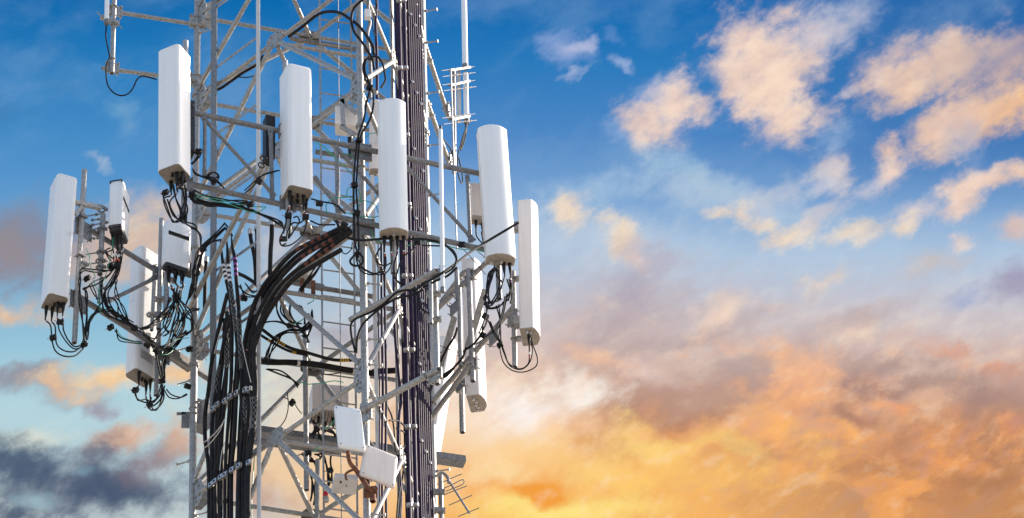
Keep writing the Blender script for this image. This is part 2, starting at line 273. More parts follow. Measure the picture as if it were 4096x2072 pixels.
def box(mb, c, ax, ay, az, bevel=0.):
    """box about c with half-extent vectors ax, ay, az"""
    c, ax, ay, az = V(c), V(ax), V(ay), V(az)
    if bevel:
        lx, ly = ax.length, ay.length; b = min(bevel, lx * .45, ly * .45); ux, uy = ax / lx, ay / ly; prof = []
        for sx, sy, st in ((1, 1, 0), (-1, 1, 90), (-1, -1, 180), (1, -1, 270)):
            for k in (0, 45, 90):
                an = R(st + k); prof.append(ux * (sx * (lx - b) + b * math.cos(an)) + uy * (sy * (ly - b) + b * math.sin(an)))
        n = len(prof)
        vs = [c - az + p for p in prof] + [c + az + p for p in prof]
        fs = [(i, (i + 1) % n, n + (i + 1) % n, n + i) for i in range(n)] + [tuple(range(n))[::-1], tuple(range(n, 2 * n))]
        return mb.add(vs, fs)
    vs = [c + ax * i + ay * j + az * k for k in (-1, 1) for j in (-1, 1) for i in (-1, 1)]
    return mb.add(vs, [(0, 2, 3, 1), (4, 5, 7, 6), (0, 1, 5, 4), (2, 6, 7, 3), (0, 4, 6, 2), (1, 3, 7, 5)])


def prism(mb, prof, org, ax, ay, levels):
    """stacked prism: levels = [(vector offset, scale about the profile centre)]"""
    n = len(prof); cx = sum(p[0] for p in prof) / n; cy = sum(p[1] for p in prof) / n; vs = []
    for off, s in levels: vs += [V(org) + V(off) + ax * (cx + (p[0] - cx) * s) + ay * (cy + (p[1] - cy) * s) for p in prof]
    fs = []
    for i in range(len(levels) - 1):
        for k in range(n): fs.append((i * n + k, i * n + (k + 1) % n, (i + 1) * n + (k + 1) % n, (i + 1) * n + k))
    fs += [tuple(range(n))[::-1], tuple((len(levels) - 1) * n + k for k in range(n))]
    return mb.add(vs, fs)


def plate(mb, pts, nrm, th=.008):
    nrm = V(nrm).normalized() * th / 2; n = len(pts); pts = [V(p) for p in pts]
    vs = [p - nrm for p in pts] + [p + nrm for p in pts]
    return mb.add(vs, [tuple(range(n))[::-1], tuple(range(n, 2 * n))] + [(i, (i + 1) % n, n + (i + 1) % n, n + i) for i in range(n)])


def bolt(mb, p, d, r=.012, h=.014):
    p = V(p); d = V(d).normalized(); return tube(mb, [p - d * .004, p + d * h], r, 6)


def smooth_pts(pts, k=6):
    pts = [V(p) for p in pts]
    if len(pts) < 3: return pts
    q = [pts[0] * 2 - pts[1]] + pts + [pts[-1] * 2 - pts[-2]]; out = []
    for i in range(1, len(q) - 2):
        a, b, c2, d = q[i - 1:i + 3]
        for j in range(k):
            s = j / k
            out.append(.5 * (2 * b + (c2 - a) * s + (2 * a - 5 * b + 4 * c2 - d) * s * s + (3 * b - a - 3 * c2 + d) * s ** 3))
    return out + [pts[-1]]


# ------------------------------------------------------------------ things, parts, labels
def build(name, mb, m, parent=None, label=None, cat=None, group=None, kind=None, sharp=38):
    me = bpy.data.meshes.new(name)
    if parent is not None:
        root = parent
        while root.parent: root = root.parent
        o0 = V(root['_o'])
    else: o0 = mb.v[0].copy()
    me.from_pydata([x - o0 for x in mb.v], [], mb.f); me.materials.append(M[m]); me.update()
    me.polygons.foreach_set('use_smooth', [True] * len(me.polygons)); me.set_sharp_from_angle(angle=R(sharp))
    o = bpy.data.objects.new(name, me); COL.objects.link(o)
    if parent is not None: o.parent = parent
    else: o.location = o0; o['_o'] = tuple(o0)
    tag(o, label, cat, group, kind); return o


def tag(o, label=None, cat=None, group=None, kind=None):
    for k, x in (('label', label), ('category', cat), ('group', group), ('kind', kind)):
        if x: o[k] = x
    return o


def thing(name, label, cat, loc, group=None):
    o = bpy.data.objects.new(name, None); COL.objects.link(o); o.empty_display_size = .1
    o.location = loc; o['_o'] = tuple(loc); return tag(o, label, cat, group)


def copy_tree(o, loc=None, rot=None, parent=None):
    c2 = o.copy(); COL.objects.link(c2)
    if parent is not None: c2.parent = parent
    if loc is not None: c2.location = loc; c2['_o'] = tuple(loc)
    if rot is not None: c2.rotation_euler = rot
    for ch in o.children: copy_tree(ch, parent=c2)
    return c2


# ------------------------------------------------------------------ where things stand: sight lines met with upright planes
def ray(px, py): return FW + V(((px - PPX) / FOC, 0, 0)) - UP * ((py - PPY) / FOC)
ZO = dict(a=(100, 600), b=(100, 1100), c=(350, 0), d=(1000, 0), e=(700, 500), g=(1300, 500), h=(700, 1000), i=(1400, 1000), j=(700, 1472), k=(1300, 1472), l=(1400, 0), m=(1500, 900))


def q(s):
    """survey points: 'e 10,20 30,40' are readings on a survey sheet, '. x,y' on the whole view"""
    z = '.'; out = []
    for w_ in s.split():
        if w_ in ZO or w_ == '.': z = w_; continue
        x, y = map(float, w_.split(','))
        out.append((x, y) if z == '.' else (ZO[z][0] + x / 2.171, ZO[z][1] + y / 2.171))
    return out


class Plane:
    def __init__(s, p0, dirn):
        s.p = V((p0[0], p0[1], 0)); s.d = V((dirn[0], dirn[1], 0)).normalized(); s.n = V((s.d.y, -s.d.x, 0))
    def at(s, px, py, off=0.):
        r = ray(px, py); return EYE + r * ((s.p + s.n * off - EYE).dot(s.n) / r.dot(s.n))
    def pts(s, st, off=0., off2=None):
        l_ = q(st); n = max(1, len(l_) - 1)
        return [s.at(x, y, off if off2 is None else off + (off2 - off) * i / n) for i, (x, y) in enumerate(l_)]


def scan(px, py, z):
    r = ray(px, py); return EYE + r * ((z - EYE.z) / r.z)
YF = 36.9
def atY(px, py, Y): r = ray(px, py); return EYE + r * ((Y - EYE.y) / r.y)
F0 = atY(1452, 1490, YF); L0 = scan(780, 1970, F0.z); R0 = scan(1713, 2118, F0.z)
LF = Plane(L0.xy, (F0 - L0).xy); FR = Plane(F0.xy, (R0 - F0).xy); LR = Plane(L0.xy, (R0 - L0).xy)
A = Plane(atY(1447, 600, YF - .16).xy, (1, .338)); B = Plane(atY(783, 1300, L0.y + .16).xy, (1, .92)); C = Plane(atY(1712, 1300, R0.y).xy, (.53, -.86))
ARM = Plane(F0.xy, (.755, -.656)); WH = Plane(R0.xy, (.30, 1.15))
SK = Plane((F0 + V((0, 0, 0))).xy, (1, 0))               # plain frontal plane through the near leg
print('tower side', (F0 - L0).length, (R0 - F0).length, (L0 - R0).length)

# ------------------------------------------------------------------ ground far below
g = MB(); g.add([(-600, -600, 0), (600, -600, 0), (600, 900, 0), (-600, 900, 0)], [(0, 1, 2, 3)]); build('ground', g, 'ground', kind='structure')

# ------------------------------------------------------------------ lattice tower
LEG = {k: (atY(*a, Y), atY(*b, Y)) for k, a, b, Y in (('L', (790, 0), (769, 2072), L0.y), ('F', (1435, 0), (1468, 2072), F0.y), ('R', (1686, 0), (1736, 2072), R0.y))}
def leg_at(k, z): a, b = LEG[k]; return a + (b - a) * ((z - a.z) / (b.z - a.z))
ZK = [LF.at(1108, y).z for y in (-830, -500, -170, 168, 612, 1157, 1755, 2390)]
tower = thing('lattice_tower', 'three-legged galvanised steel lattice tower of pipes carrying all the antennas', 'tower', leg_at('F', 0))
step = MB(); tube(step, [(0, 0, 0), (.155, 0, .0)], .0085, 8); tube(step, [(.0, 0, 0), (.035, 0, 0)], .018, 6); tube(step, [(.15, 0, 0), (.158, 0, 0), (.166, 0, 0)], .01, 10, radii=[.012, .027, .016])
step_me = None
STEP = dict(L=(-25, ['j 190,100', 'j 150,305', 'j 150,800', 'j 150,1290', 'h 150,830', 'c 955,295']), R=(-12, ['l 630,375', 'l 650,815', 'l 665,1270', 'g 875,615', 'i 700,900', 'i 690,200', 'l 620,100', 'k 955,900']),
            F=(8, ['i 150,287', 'i 155,770', 'k 385,250', 'k 400,1265', 'i 100,990', 'd 905,790']))
for k in 'LFR':
    m = MB(); a, b = leg_at(k, ZK[0] + .5), leg_at(k, 0)
    tube(m, [a, b], .040 if k != 'F' else .0385, 18); lg = build('leg', m, 'galv', tower)
    for zf in (ZK[3] + .1, ZK[4] - .55, ZK[5] - .25, ZK[6] - .4):
        p = leg_at(k, zf); m = MB(); tube(m, [p - V((0, 0, .02)), p + V((0, 0, .02))], .058, 18)
        for j in range(6): bolt(m, p + V((math.cos(j * 1.047), math.sin(j * 1.047), 0)) * .05 - V((0, 0, .02)), (0, 0, -1), .009, .018)
        build('flange', m, 'galv', lg)
    an, lst = STEP[k]
    for n_, sxy in enumerate(lst):
        x, y = q(sxy)[0]; p = leg_at(k, atY(x, y, LEG[k][0].y).z); aa = R(an + (180 if (k == 'L' and n_ % 2) else 0)) if k == 'L' else R(an)
        d = V((math.cos(aa), math.sin(aa), .0)); d = -d if k == 'L' else d
        m = MB(); rx, ry, rz = d, V((-d.y, d.x, 0)), V((0, 0, 1))
        m.add([p + rx * (w_.x + .03) + ry * w_.y + rz * w_.z for w_ in step.v], step.f); build('step_bolt', m, 'galv', lg)


def brace(name, a, b, r=.024, mt='galv', flat=.10):
    """pipe brace with flattened bolted ends"""
    m = MB(); d = (b - a).normalized(); tube(m, [a + d * flat * .6, b - d * flat * .6], r, 12); x = d.cross(V((0, 0, 1)))
    x = x.normalized() if x.length > .05 else V((1, 0, 0)); y = d.cross(x)
    for e, s in ((a, 1), (b, -1)): box(m, e + d * s * flat * .55, d * flat * .6, y * r * 1.15, x * .007)
    return build(name, m, mt, tower)


def gusset(c0, pl, out, sx=.14, sz=.11, mt='galv'):
    m = MB(); d = pl.d; z = V((0, 0, 1)); n = pl.n * out
    plate(m, [c0 + d * (sx * i) + z * (sz * j) for i, j in ((-1, .35), (-.55, 1), (.55, 1), (1, .35), (1, -.5), (.5, -1), (-.5, -1), (-1, -.5))], n, .012)
    for i, j in ((-.75, .3), (-.4, .7), (.4, .7), (.75, .3), (.6, -.35), (.35, -.7), (-.35, -.7), (-.6, -.35)): bolt(m, c0 + d * (sx * i) + z * (sz * j) + n * .006, n, .013, .016)
    return build('gusset_plate', m, mt, tower)


FACES = {'LF': ('L', 'F', LF, 1), 'FR': ('F', 'R', FR, 1), 'LR': ('L', 'R', LR, -1)}
for k, z in enumerate(ZK):
    mid = {}
    for f, (a, b, pl, out) in FACES.items():
        pa, pb = leg_at(a, z), leg_at(b, z); d = (pb - pa).normalized(); mid[f] = (pa + pb) / 2
        brace('horizontal_brace', pa + d * .03, pb - d * .03, .026)
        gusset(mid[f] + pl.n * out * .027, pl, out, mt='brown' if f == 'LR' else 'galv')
        if k + 1 < len(ZK):
            for leg in (a, b):
                e = leg_at(leg, ZK[k + 1] + .13); dd = (e - mid[f]).normalized()
                brace('diagonal_brace', mid[f] + dd * .06 + pl.n * out * .03, e - dd * .05 + pl.n * out * .02, .029)
        for leg, s in ((a, 1), (b, -1)):
            p = leg_at(leg, z); m = MB(); zz = V((0, 0, 1)); n = pl.n * out
            plate(m, [p + pl.d * s * i + zz * j for i, j in ((.02, .2), (.12, .2), (.17, .10), (.17, -.06), (.10, -.16), (.02, -.16))], n, .011)
            for i, j in ((.07, .15), (.11, .09), (.13, .02), (.12, -.04), (.07, -.11), (.06, -.04)): bolt(m, p + pl.d * s * i + zz * j + n * .006, n, .012, .017)
            build('gusset_plate', m, 'galv', tower)
    for a, b in (('LF', 'LR'), ('LR', 'FR'), ('FR', 'LF')): brace('plan_brace', mid[a] - V((0, 0, .03)), mid[b] - V((0, 0, .03)), .026)

# ------------------------------------------------------------------ ladders and safety cable
def bar(mb, a, b, wdir, wd, th):
    a, b = V(a), V(b); ax = (b - a) / 2; z = ax.normalized(); wdir = V(wdir); wdir = (wdir - z * wdir.dot(z)).normalized(); n = z.cross(wdir)
    return box(mb, (a + b) / 2, wdir * wd / 2, n * th / 2, ax)

t1 = thing('cable_ladder', 'grey cable ladder of two tall rails with drilled rungs left of the near leg', 'cable ladder', LF.at(1035, 2300, .1))
m = MB(); a, b = LF.at(857, -150, .11), LF.at(850, 2300, .11); bar(m, a, b, LF.d, .105, .008); bar(m, a - LF.n * .03 - LF.d * .04, b - LF.n * .03 - LF.d * .04, LF.n, .06, .008); build('rail', m, 'dull', t1)
m = MB(); bar(m, LF.at(1032, -150, .11), LF.at(1037, 2300, .11), LF.d, .058, .014); build('rail', m, 'paint', t1)
for x1, y1, x2, y2 in ((857, 276, 1025, 152), (857, 543, 1025, 419), (855, 813, 1028, 690), (853, 1090, 1031, 965), (852, 1370, 1034, 1240), (852, 1640, 1036, 1515), (851, 1910, 1036, 1790), (851, 40, 1025, -85)):
    m = MB(); a, b = LF.at(x1, y1, .10), LF.at(x2, y2, .10); bar(m, a, b, (0, 0, 1), .042, .006)
    for j in range(9): bolt(m, a + (b - a) * ((j + .5) / 9) + LF.n * .003, LF.n, .006, .003)
    build('rung', m, 'galv', t1)
t2 = thing('climbing_ladder', 'slim climbing ladder with round rungs inside the tower', 'ladder', LR.at(1340, 2300, .45))
for x1, x2 in ((1277, 1297), (1401, 1432)):
    m = MB(); bar(m, LR.at(x1, -120, .45), LR.at(x2, 2250, .45), LR.d, .016, .03); build('rail', m, 'galv', t2)
y = -20.
while y < 2200:
    sh = 20 * y / 2072; m = MB(); tube(m, [LR.at(1277 + sh, y, .45), LR.at(1401 + sh * 1.5, y + 18, .45)], .009, 8); build('rung', m, 'galv', t2); y += 97 + y * .006
for s in ('. 1159,153 1470,205', '. 1262,607 1470,640', '. 1225,1142 1495,1187'):
    a, b = LR.pts(s, .40); m = MB(); bar(m, a, b, (0, 0, 1), .05, .03)
    build('bracket', m, 'brown', t2)
m = MB(); tube(m, [LR.at(1352, -120, .50), LR.at(1367, 2250, .50)], .0055, 6); build('safety_cable', m, 'dull', None, 'thin steel safety wire running up the middle of the climbing ladder', 'safety wire')
t3 = thing('cable_ladder', 'pale vertical rails and cross bars carrying the violet black coax column', 'cable ladder', FR.at(1640, 2300, 0))
for s in ('. 1563,-150 1603,2300', '. 1690,-150 1742,2300'):
    a, b = FR.pts(s, -.02); m = MB(); bar(m, a, b, FR.d, .12, .02); build('rail', m, 'galv', t3)
m = MB(); a, b = FR.pts('. 1489,700 1520,2300', -.05); bar(m, a, b, (1, 0, 0), .042, .01); build('flat_bar', m, 'paint', t3)

# ------------------------------------------------------------------ bolted pipe frames
def ring(mb, p, ax, r, th=.008):
    x, y, z = frame_of(ax); return tube(mb, [V(p) + (x * math.cos(k * math.pi / 7) + y * math.sin(k * math.pi / 7)) * (r + th * .8) for k in range(15)], th, 6, False)

def fpipe(par, a, b, r=.03, mt='galv', name='horizontal_pipe', oa=True, ob=True):
    m = MB(); pipe(m, a, b, r, 16, oa, ob); return build(name, m, mt, par)

def strut(par, a, b, r=.02, mt='galv', name='strut'):
    a, b = V(a), V(b); m = MB(); d = (b - a).normalized(); L = (b - a).length; x = d.cross(V((0, 1, .2))).normalized(); y = d.cross(x)
    tube(m, [a + d * .07, a + d * .11, b - d * .11, b - d * .07], r, 12, radii=[r * .75, r, r, r * .75])
    for e, s in ((a, 1), (b, -1)): box(m, e + d * s * .04, d * .055, x * r * 1.25, y * .006); bolt(m, e + d * s * .02 - V((0, .006, 0)), (0, -1, -.3), .012, .016)
    return build(name, m, mt, par)

def clamp(par, p, ax1, ax2, r, mt='galv', sx=.11, sz=.11, name='clamp_plate'):
    """square plate with u-bolts joining a level pipe (ax1) and an upright pipe (ax2)"""
    p, ax1, ax2 = V(p), V(ax1).normalized(), V(ax2).normalized(); n = ax1.cross(ax2).normalized(); m = MB()
    box(m, p, ax1 * sx, n * .007, ax2 * sz)
    for i in (-.8, .8):
        for j in (-.8, .8):
            c0 = p + ax1 * sx * i + ax2 * sz * j; tube(m, [c0 - n * .05, c0 + n * .05], .007, 6); bolt(m, c0 + n * .007, n, .014, .012); bolt(m, c0 - n * .007, -n, .014, .012)
    build(name, m, mt, par)

def ubolts(par, p, ax, r, gap=.10, mt='galv', n=2):
    ax = V(ax).normalized(); m = MB()
    for i in range(n): ring(m, V(p) + ax * gap * (i - (n - 1) / 2), ax, r)
    build('u_bolt', m, mt, par)

Z = V((0, 0, 1))
# near sector
fa = thing('sector_frame', 'dark grey pipe frame crossing in front of the tower behind the four front panel antennas', 'antenna mount', A.at(1447, 985, 0))
au = A.pts('. 765,449 1965,704'); al = A.pts('. 764,737 1965,1004')
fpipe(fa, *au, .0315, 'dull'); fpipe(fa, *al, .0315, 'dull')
for s, r_ in (('c 1020,1020 . 818,705', .021), ('c 1005,1025 . 1096,781', .021), ('e 830,40 e 845,635', .024), ('e 1400,185 e 1412,750', .021), ('e 1395,190 . 1525,787', .021), ('e 1215,455 e 1437,745', .021),
              ('g 705,360 g 1290,1000', .021), ('g 1235,440 g 1262,1010', .021)):
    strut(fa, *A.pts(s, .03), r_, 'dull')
for s in ('. 742,165 . 735,851', '. 1140,245 . 1155,938', '. 1553,430 . 1574,1093', '. 1975,540 . 1997,1195'):
    fpipe(fa, *A.pts(s, .075), .031, 'galv', 'mount_pipe')
for s in ('. 742,445', '. 738,735', '. 1146,530', '. 1152,815', '. 1560,617', '. 1570,905', '. 1985,712', '. 1990,1010'):
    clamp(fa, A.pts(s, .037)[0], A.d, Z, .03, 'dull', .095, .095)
for s in ('. 1446,605', '. 1457,905'):
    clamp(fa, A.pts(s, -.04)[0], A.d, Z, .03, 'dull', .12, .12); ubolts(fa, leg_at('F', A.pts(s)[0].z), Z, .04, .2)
fpipe(fa, atY(1096, 577, A.at(1096, 577).y + .10), atY(760, 1228, L0.y - .05), .029, 'galv', 'tie_back_pipe')
for s in ('e 770,290', 'e 750,350'): ubolts(fa, A.pts(s, -.02)[0], (A.pts('e 860,170')[0] - A.pts('e 480,880')[0]), .03, .06, 'dark', 1)

# left sector
fb = thing('sector_frame', 'dark pipe frame reaching out to the left with two parallel level pipes', 'antenna mount', B.at(760, 1480, 0))
bu = B.pts('a 468,636 . 700,1128'); bl = B.pts('b 425,165 . 850,1525')
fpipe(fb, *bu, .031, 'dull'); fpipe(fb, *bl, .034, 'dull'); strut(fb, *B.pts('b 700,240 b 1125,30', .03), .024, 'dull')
for s, r_, o_ in (('a 517,176 b 428,590', .031, .07), ('a 678,560 a 650,1082', .031, .07), ('b 662,20 b 640,240', .02, .07), ('a 1185,600 b 1160,470', .028, .07), ('b 1165,480 b 1137,1045', .028, -.07), ('b 1232,-20 b 1222,335', .03, .14), ('b 1122,60 b 1100,480', .022, .1)):
    fpipe(fb, *B.pts(s, o_), r_, 'galv', 'mount_pipe')
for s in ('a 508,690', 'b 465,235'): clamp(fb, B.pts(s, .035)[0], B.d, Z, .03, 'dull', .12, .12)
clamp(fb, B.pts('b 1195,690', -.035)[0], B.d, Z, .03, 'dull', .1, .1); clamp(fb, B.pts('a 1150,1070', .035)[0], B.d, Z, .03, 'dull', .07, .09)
for s in ('b 1150,210 b 1240,215', 'b 1090,345 b 1240,345'):
    a, b = B.pts(s, .1); m = MB(); bar(m, a, b, Z, .06, .05); ring(m, a, Z, .03, .012); ring(m, b, Z, .032, .012); build('pipe_clamp', m, 'galv', fb)
for s in ('a 470,585 a 650,555', 'a 560,655 a 735,625', 'a 560,695 a 650,680', 'a 430,925 a 690,880', 'a 500,1000 a 715,965', 'a 575,610 a 650,600', 'a 590,770 a 640,765'):
    a, b = B.pts(s, .08); m = MB(); tube(m, [a, b], .008, 6); tube(m, [a + (b - a) * .12, a + (b - a) * .2], .017, 6); tube(m, [a + (b - a) * .8, a + (b - a) * .88], .017, 6); build('threaded_rod', m, 'dull', fb)
for s in ('a 490,585', 'a 475,920', 'a 500,1000', 'a 665,520', 'a 662,690', 'a 655,890', 'a 648,965', 'a 650,1020'):
    p = B.pts(s, .07)[0]; m = MB(); ring(m, p, Z, .031, .011); box(m, p + B.n * .045, B.d * .05, B.n * .008, Z * .02); build('pipe_clamp', m, 'dull', fb)
m = MB(); a, b = B.pts('a 435,455 a 655,500', .1); bar(m, a, b, Z, .055, .045); bar(m, B.pts('a 435,560', .1)[0], B.pts('a 495,490', .1)[0], Z, .04, .03); build('bracket', m, 'galv', fb)
m = MB(); a, b = B.pts('b 1235,660 b 1440,800', -.02); bar(m, a, b, Z, .11, .09); build('channel', m, 'brown', fb)

# right sector, reaching towards the viewer and away
fc = thing('sector_frame', 'pale pipe frame angling out to the right below the rightmost panel antennas', 'antenna mount', C.at(1760, 1580, 0))
fpipe(fc, *C.pts('. 1700,1281 . 2050,952'), .031, 'galv'); fpipe(fc, *C.pts('. 1735,1600 i 1425,490'), .031, 'galv')
fpipe(fc, *C.pts('. 1766,1208 i 1000,180', -.16), .031, 'galv', 'support_arm'); fpipe(fc, *C.pts('. 1712,1688 i 1048,992', .1), .031, 'galv', 'support_arm')
for s, r_, o_ in (('i 1030,170 i 1067,1140', .031, .06), ('i 925,180 i 935,430', .026, .02), ('i 948,330 i 962,1010', .026, .05), ('k 1185,130 k 1193,560', .031, -.05), ('i 1415,190 i 1432,1015', .029, .02)):
    fpipe(fc, *C.pts(s, o_), r_, 'galv', 'mount_pipe')
for s in ('m 690,800 m 560,1260', 'm 955,560 m 845,940', 'm 905,760 m 800,1060'):
    a, b = C.pts(s, .02); m = MB(); bar(m, a, b, (1, 0, 0), .07, .02); build('brace_bar', m, 'galv', fc)
for s in ('i 1040,240', 'i 1065,1010', 'i 1410,590', 'i 910,500', 'i 965,1160', 'i 1250,760'):
    clamp(fc, C.pts(s, .03)[0], C.d, Z, .03, 'galv', .09, .08)
for s in ('i 870,480', 'i 920,400', 'i 1340,580', 'i 990,260', 'i 985,1060', 'i 1220,20'):
    ubolts(fc, C.pts(s, 0)[0], C.pts('. 2055,1232')[0] - C.pts('. 1735,1600')[0], .031, .05, 'galv', 1)
for s in ('i 1420,250', 'i 1428,660', 'i 1430,770', 'i 1425,610'):
    p = C.pts(s, .02)[0]; m = MB(); ring(m, p, Z, .029, .011); box(m, p + V((.05, 0, 0)), (.03, 0, 0), (0, .03, 0), (0, 0, .02)); build('pipe_clamp', m, 'galv', fc)

# two arms off the near leg
fd = thing('standoff_arms', 'two pale pipe arms bolted to the near leg holding a short upright pipe', 'antenna mount', ARM.at(1750, 1540, 0))
fpipe(fd, *ARM.pts('i 0,608 i 752,176', .09), .031, 'galv', 'support_arm'); fpipe(fd, *ARM.pts('k 315,372 k 985,12', .06), .034, 'galv', 'support_arm')
fpipe(fd, *ARM.pts('i 735,260 i 757,1165', 0), .031, 'galv', 'mount_pipe'); fpipe(fd, *ARM.pts('i 700,250 i 703,640', .12), .023, 'galv', 'mount_pipe')
for s in ('i 665,230', 'i 645,1085', 'i 120,545', 'k 345,360', 'k 870,70'): ubolts(fd, ARM.pts(s, .08)[0], ARM.pts('i 752,176')[0] - ARM.pts('i 0,608')[0], .033, .05, 'galv', 1)
for s in ('i 755,215', 'i 740,1090', 'k 350,420'): clamp(fd, ARM.pts(s, .04)[0], ARM.d, Z, .03, 'galv', .09, .07)
for s in ('i 715,380', 'i 720,600'):
    p = ARM.pts(s, .06)[0]; m = MB(); bar(m, p - V((.06, 0, 0)), p + V((.09, 0, 0)), Z, .055, .05); ring(m, p - V((.03, 0, 0)), Z, .025, .01); ring(m, p + V((.05, 0, 0)), Z, .031, .01); build('pipe_clamp', m, 'galv', fd)

# upper right arms with whip pole
fe = thing('standoff_arms', 'two sloping pipe arms at the top right bolted to the far right leg', 'antenna mount', WH.at(1822, 690, 0))
fpipe(fe, *WH.pts('l 645,375 l 852,1005', -.06), .030, 'galv', 'support_arm'); fpipe(fe, *WH.pts('l 662,865 . 1797,655', -.06), .030, 'galv', 'support_arm')
fpipe(fe, *WH.pts('l 898,605 g 1122,415', 0), .028, 'galv', 'mount_pipe')
for s in ('l 655,440', 'l 690,525', 'l 680,905', 'l 708,1000', 'l 825,945', 'g 1050,320'): ubolts(fe, WH.pts(s, -.06)[0], WH.pts('l 852,1005')[0] - WH.pts('l 645,375')[0], .031, .04, 'galv', 1)
for s in ('l 650,490', 'l 668,960', 'l 860,960', 'g 1095,310'): clamp(fe, WH.pts(s, -.02)[0], WH.d, Z, .03, 'galv', .07, .09)
m = MB(); a, b = WH.pts('l 943,605 l 950,1055', 0); bar(m, a, b, (1, 0, 0), .05, .05); build('spacer_tube', m, 'paint', fe)
for s in ('l 795,613 l 1078,578', 'l 803,665 l 1088,630', 'l 800,738 l 1083,698', 'l 813,788 l 1095,752', 'l 800,1026 l 1085,988', 'l 812,1078 l 1098,1043'):
    a, b = WH.pts(s, .04); m = MB(); tube(m, [a, b], .005, 6)
    for f in (.25, .4, .62, .8): tube(m, [a + (b - a) * f, a + (b - a) * (f + .03)], .013, 6)
    build('threaded_rod', m, 'dull', fe)
for s in ('l 870,610 l 1035,585', 'l 868,740 l 1030,705', 'l 870,1040 l 1030,1010'):
    a, b = WH.pts(s, .02); m = MB(); bar(m, a, b, Z, .03, .05); build('pipe_clamp', m, 'dull', fe)

# upper left arms
ff = thing('standoff_arms', 'two level pipe arms at the top left with a hanging upright pipe', 'antenna mount', LR.at(451, 290, 0))
fpipe(ff, *LR.pts('. 440,44 c 1075,232', .02), .026, 'galv', 'support_arm'); fpipe(ff, *LR.pts('c 125,592 . 786,322', .02), .026, 'galv', 'support_arm')
fpipe(ff, *LR.pts('c 236,-120 c 212,638', .07), .029, 'galv', 'mount_pipe')
for s in ('. 462,45', 'c 215,590'): clamp(ff, LR.pts(s, .045)[0], LR.d, Z, .03, 'galv', .085, .085)
for s in ('. 790,88', '. 788,322'): clamp(ff, LR.pts(s, .0)[0], LR.d, Z, .03, 'galv', .1, .1); ubolts(ff, leg_at('L', LR.pts(s)[0].z), Z, .04, .16)
for s in ('c 230,60', 'c 225,220', 'c 215,515'): ubolts(ff, LR.pts(s, .07)[0], Z, .029, .05, 'galv', 1)
for s in ('c 85,100 c 120,150', 'c 155,70 c 200,115', 'c 255,195 c 298,245'): a, b = LR.pts(s, .12); m = MB(); tube(m, [a, b], .007, 6); build('threaded_rod', m, 'galv', ff)
m = MB(); a, b = LR.pts('c 115,145 c 275,205', .1); bar(m, a, b, Z, .05, .05); build('pipe_clamp', m, 'galv', ff)
# beam across the tower
fg = thing('steel_beam', 'weathered galvanised box beam crossing low through the tower and jutting out right', 'beam', LR.at(1860, 1860, -.2))
m = MB(); a, b = LR.pts('. 1000,1722 k 1210,815', -.15); bar(m, a, b, Z, .085, .13); build('beam', m, 'dull', fg)
m = MB(); a, b = LR.pts('. 1020,1765 . 1365,1806', .25); bar(m, a, b, Z, .05, .07); build('lower_rail', m, 'dull', fg)

# ------------------------------------------------------------------ panel antennas
def prof_box(w, d, rf=.05, rb=.02):
    out = []
    for cx, cy, r, a0 in ((w / 2 - rf, rf, rf, -90), (w / 2 - rb, d - rb, rb, 0), (-w / 2 + rb, d - rb, rb, 90), (-w / 2 + rf, rf, rf, 180)):
        out += [(cx + r * math.cos(R(a0 + k * 15)), cy + r * math.sin(R(a0 + k * 15))) for k in range(7)]
    return out

def prof_d(w, d, sag=.07, rb=.02):
    h = w / 2; out = [(h * s, sag * abs(s) ** 2.3) for s in [-1 + i / 9 for i in range(19)]]
    out += [(h - rb + rb * math.cos(R(k * 30)), sag + d - rb + rb * math.sin(R(k * 30))) for k in range(4)]
    out += [(-h + rb + rb * math.cos(R(90 + k * 30)), sag + d - rb + rb * math.sin(R(90 + k * 30))) for k in range(4)]
    return out


def connector(par, p, d, L=.13, r=.02, m='rubber', collar=True):
    b = MB(); d = V(d).normalized()
    tube(b, [p - d * .005, p + d * .02, p + d * .022, p + d * .05, p + d * L * .6, p + d * L], r, 10, radii=[r * 1.15, r * 1.15, r * .9, r, r * .85, r * .5])
    build('connector', b, m, par); return p + d * (L - .01)


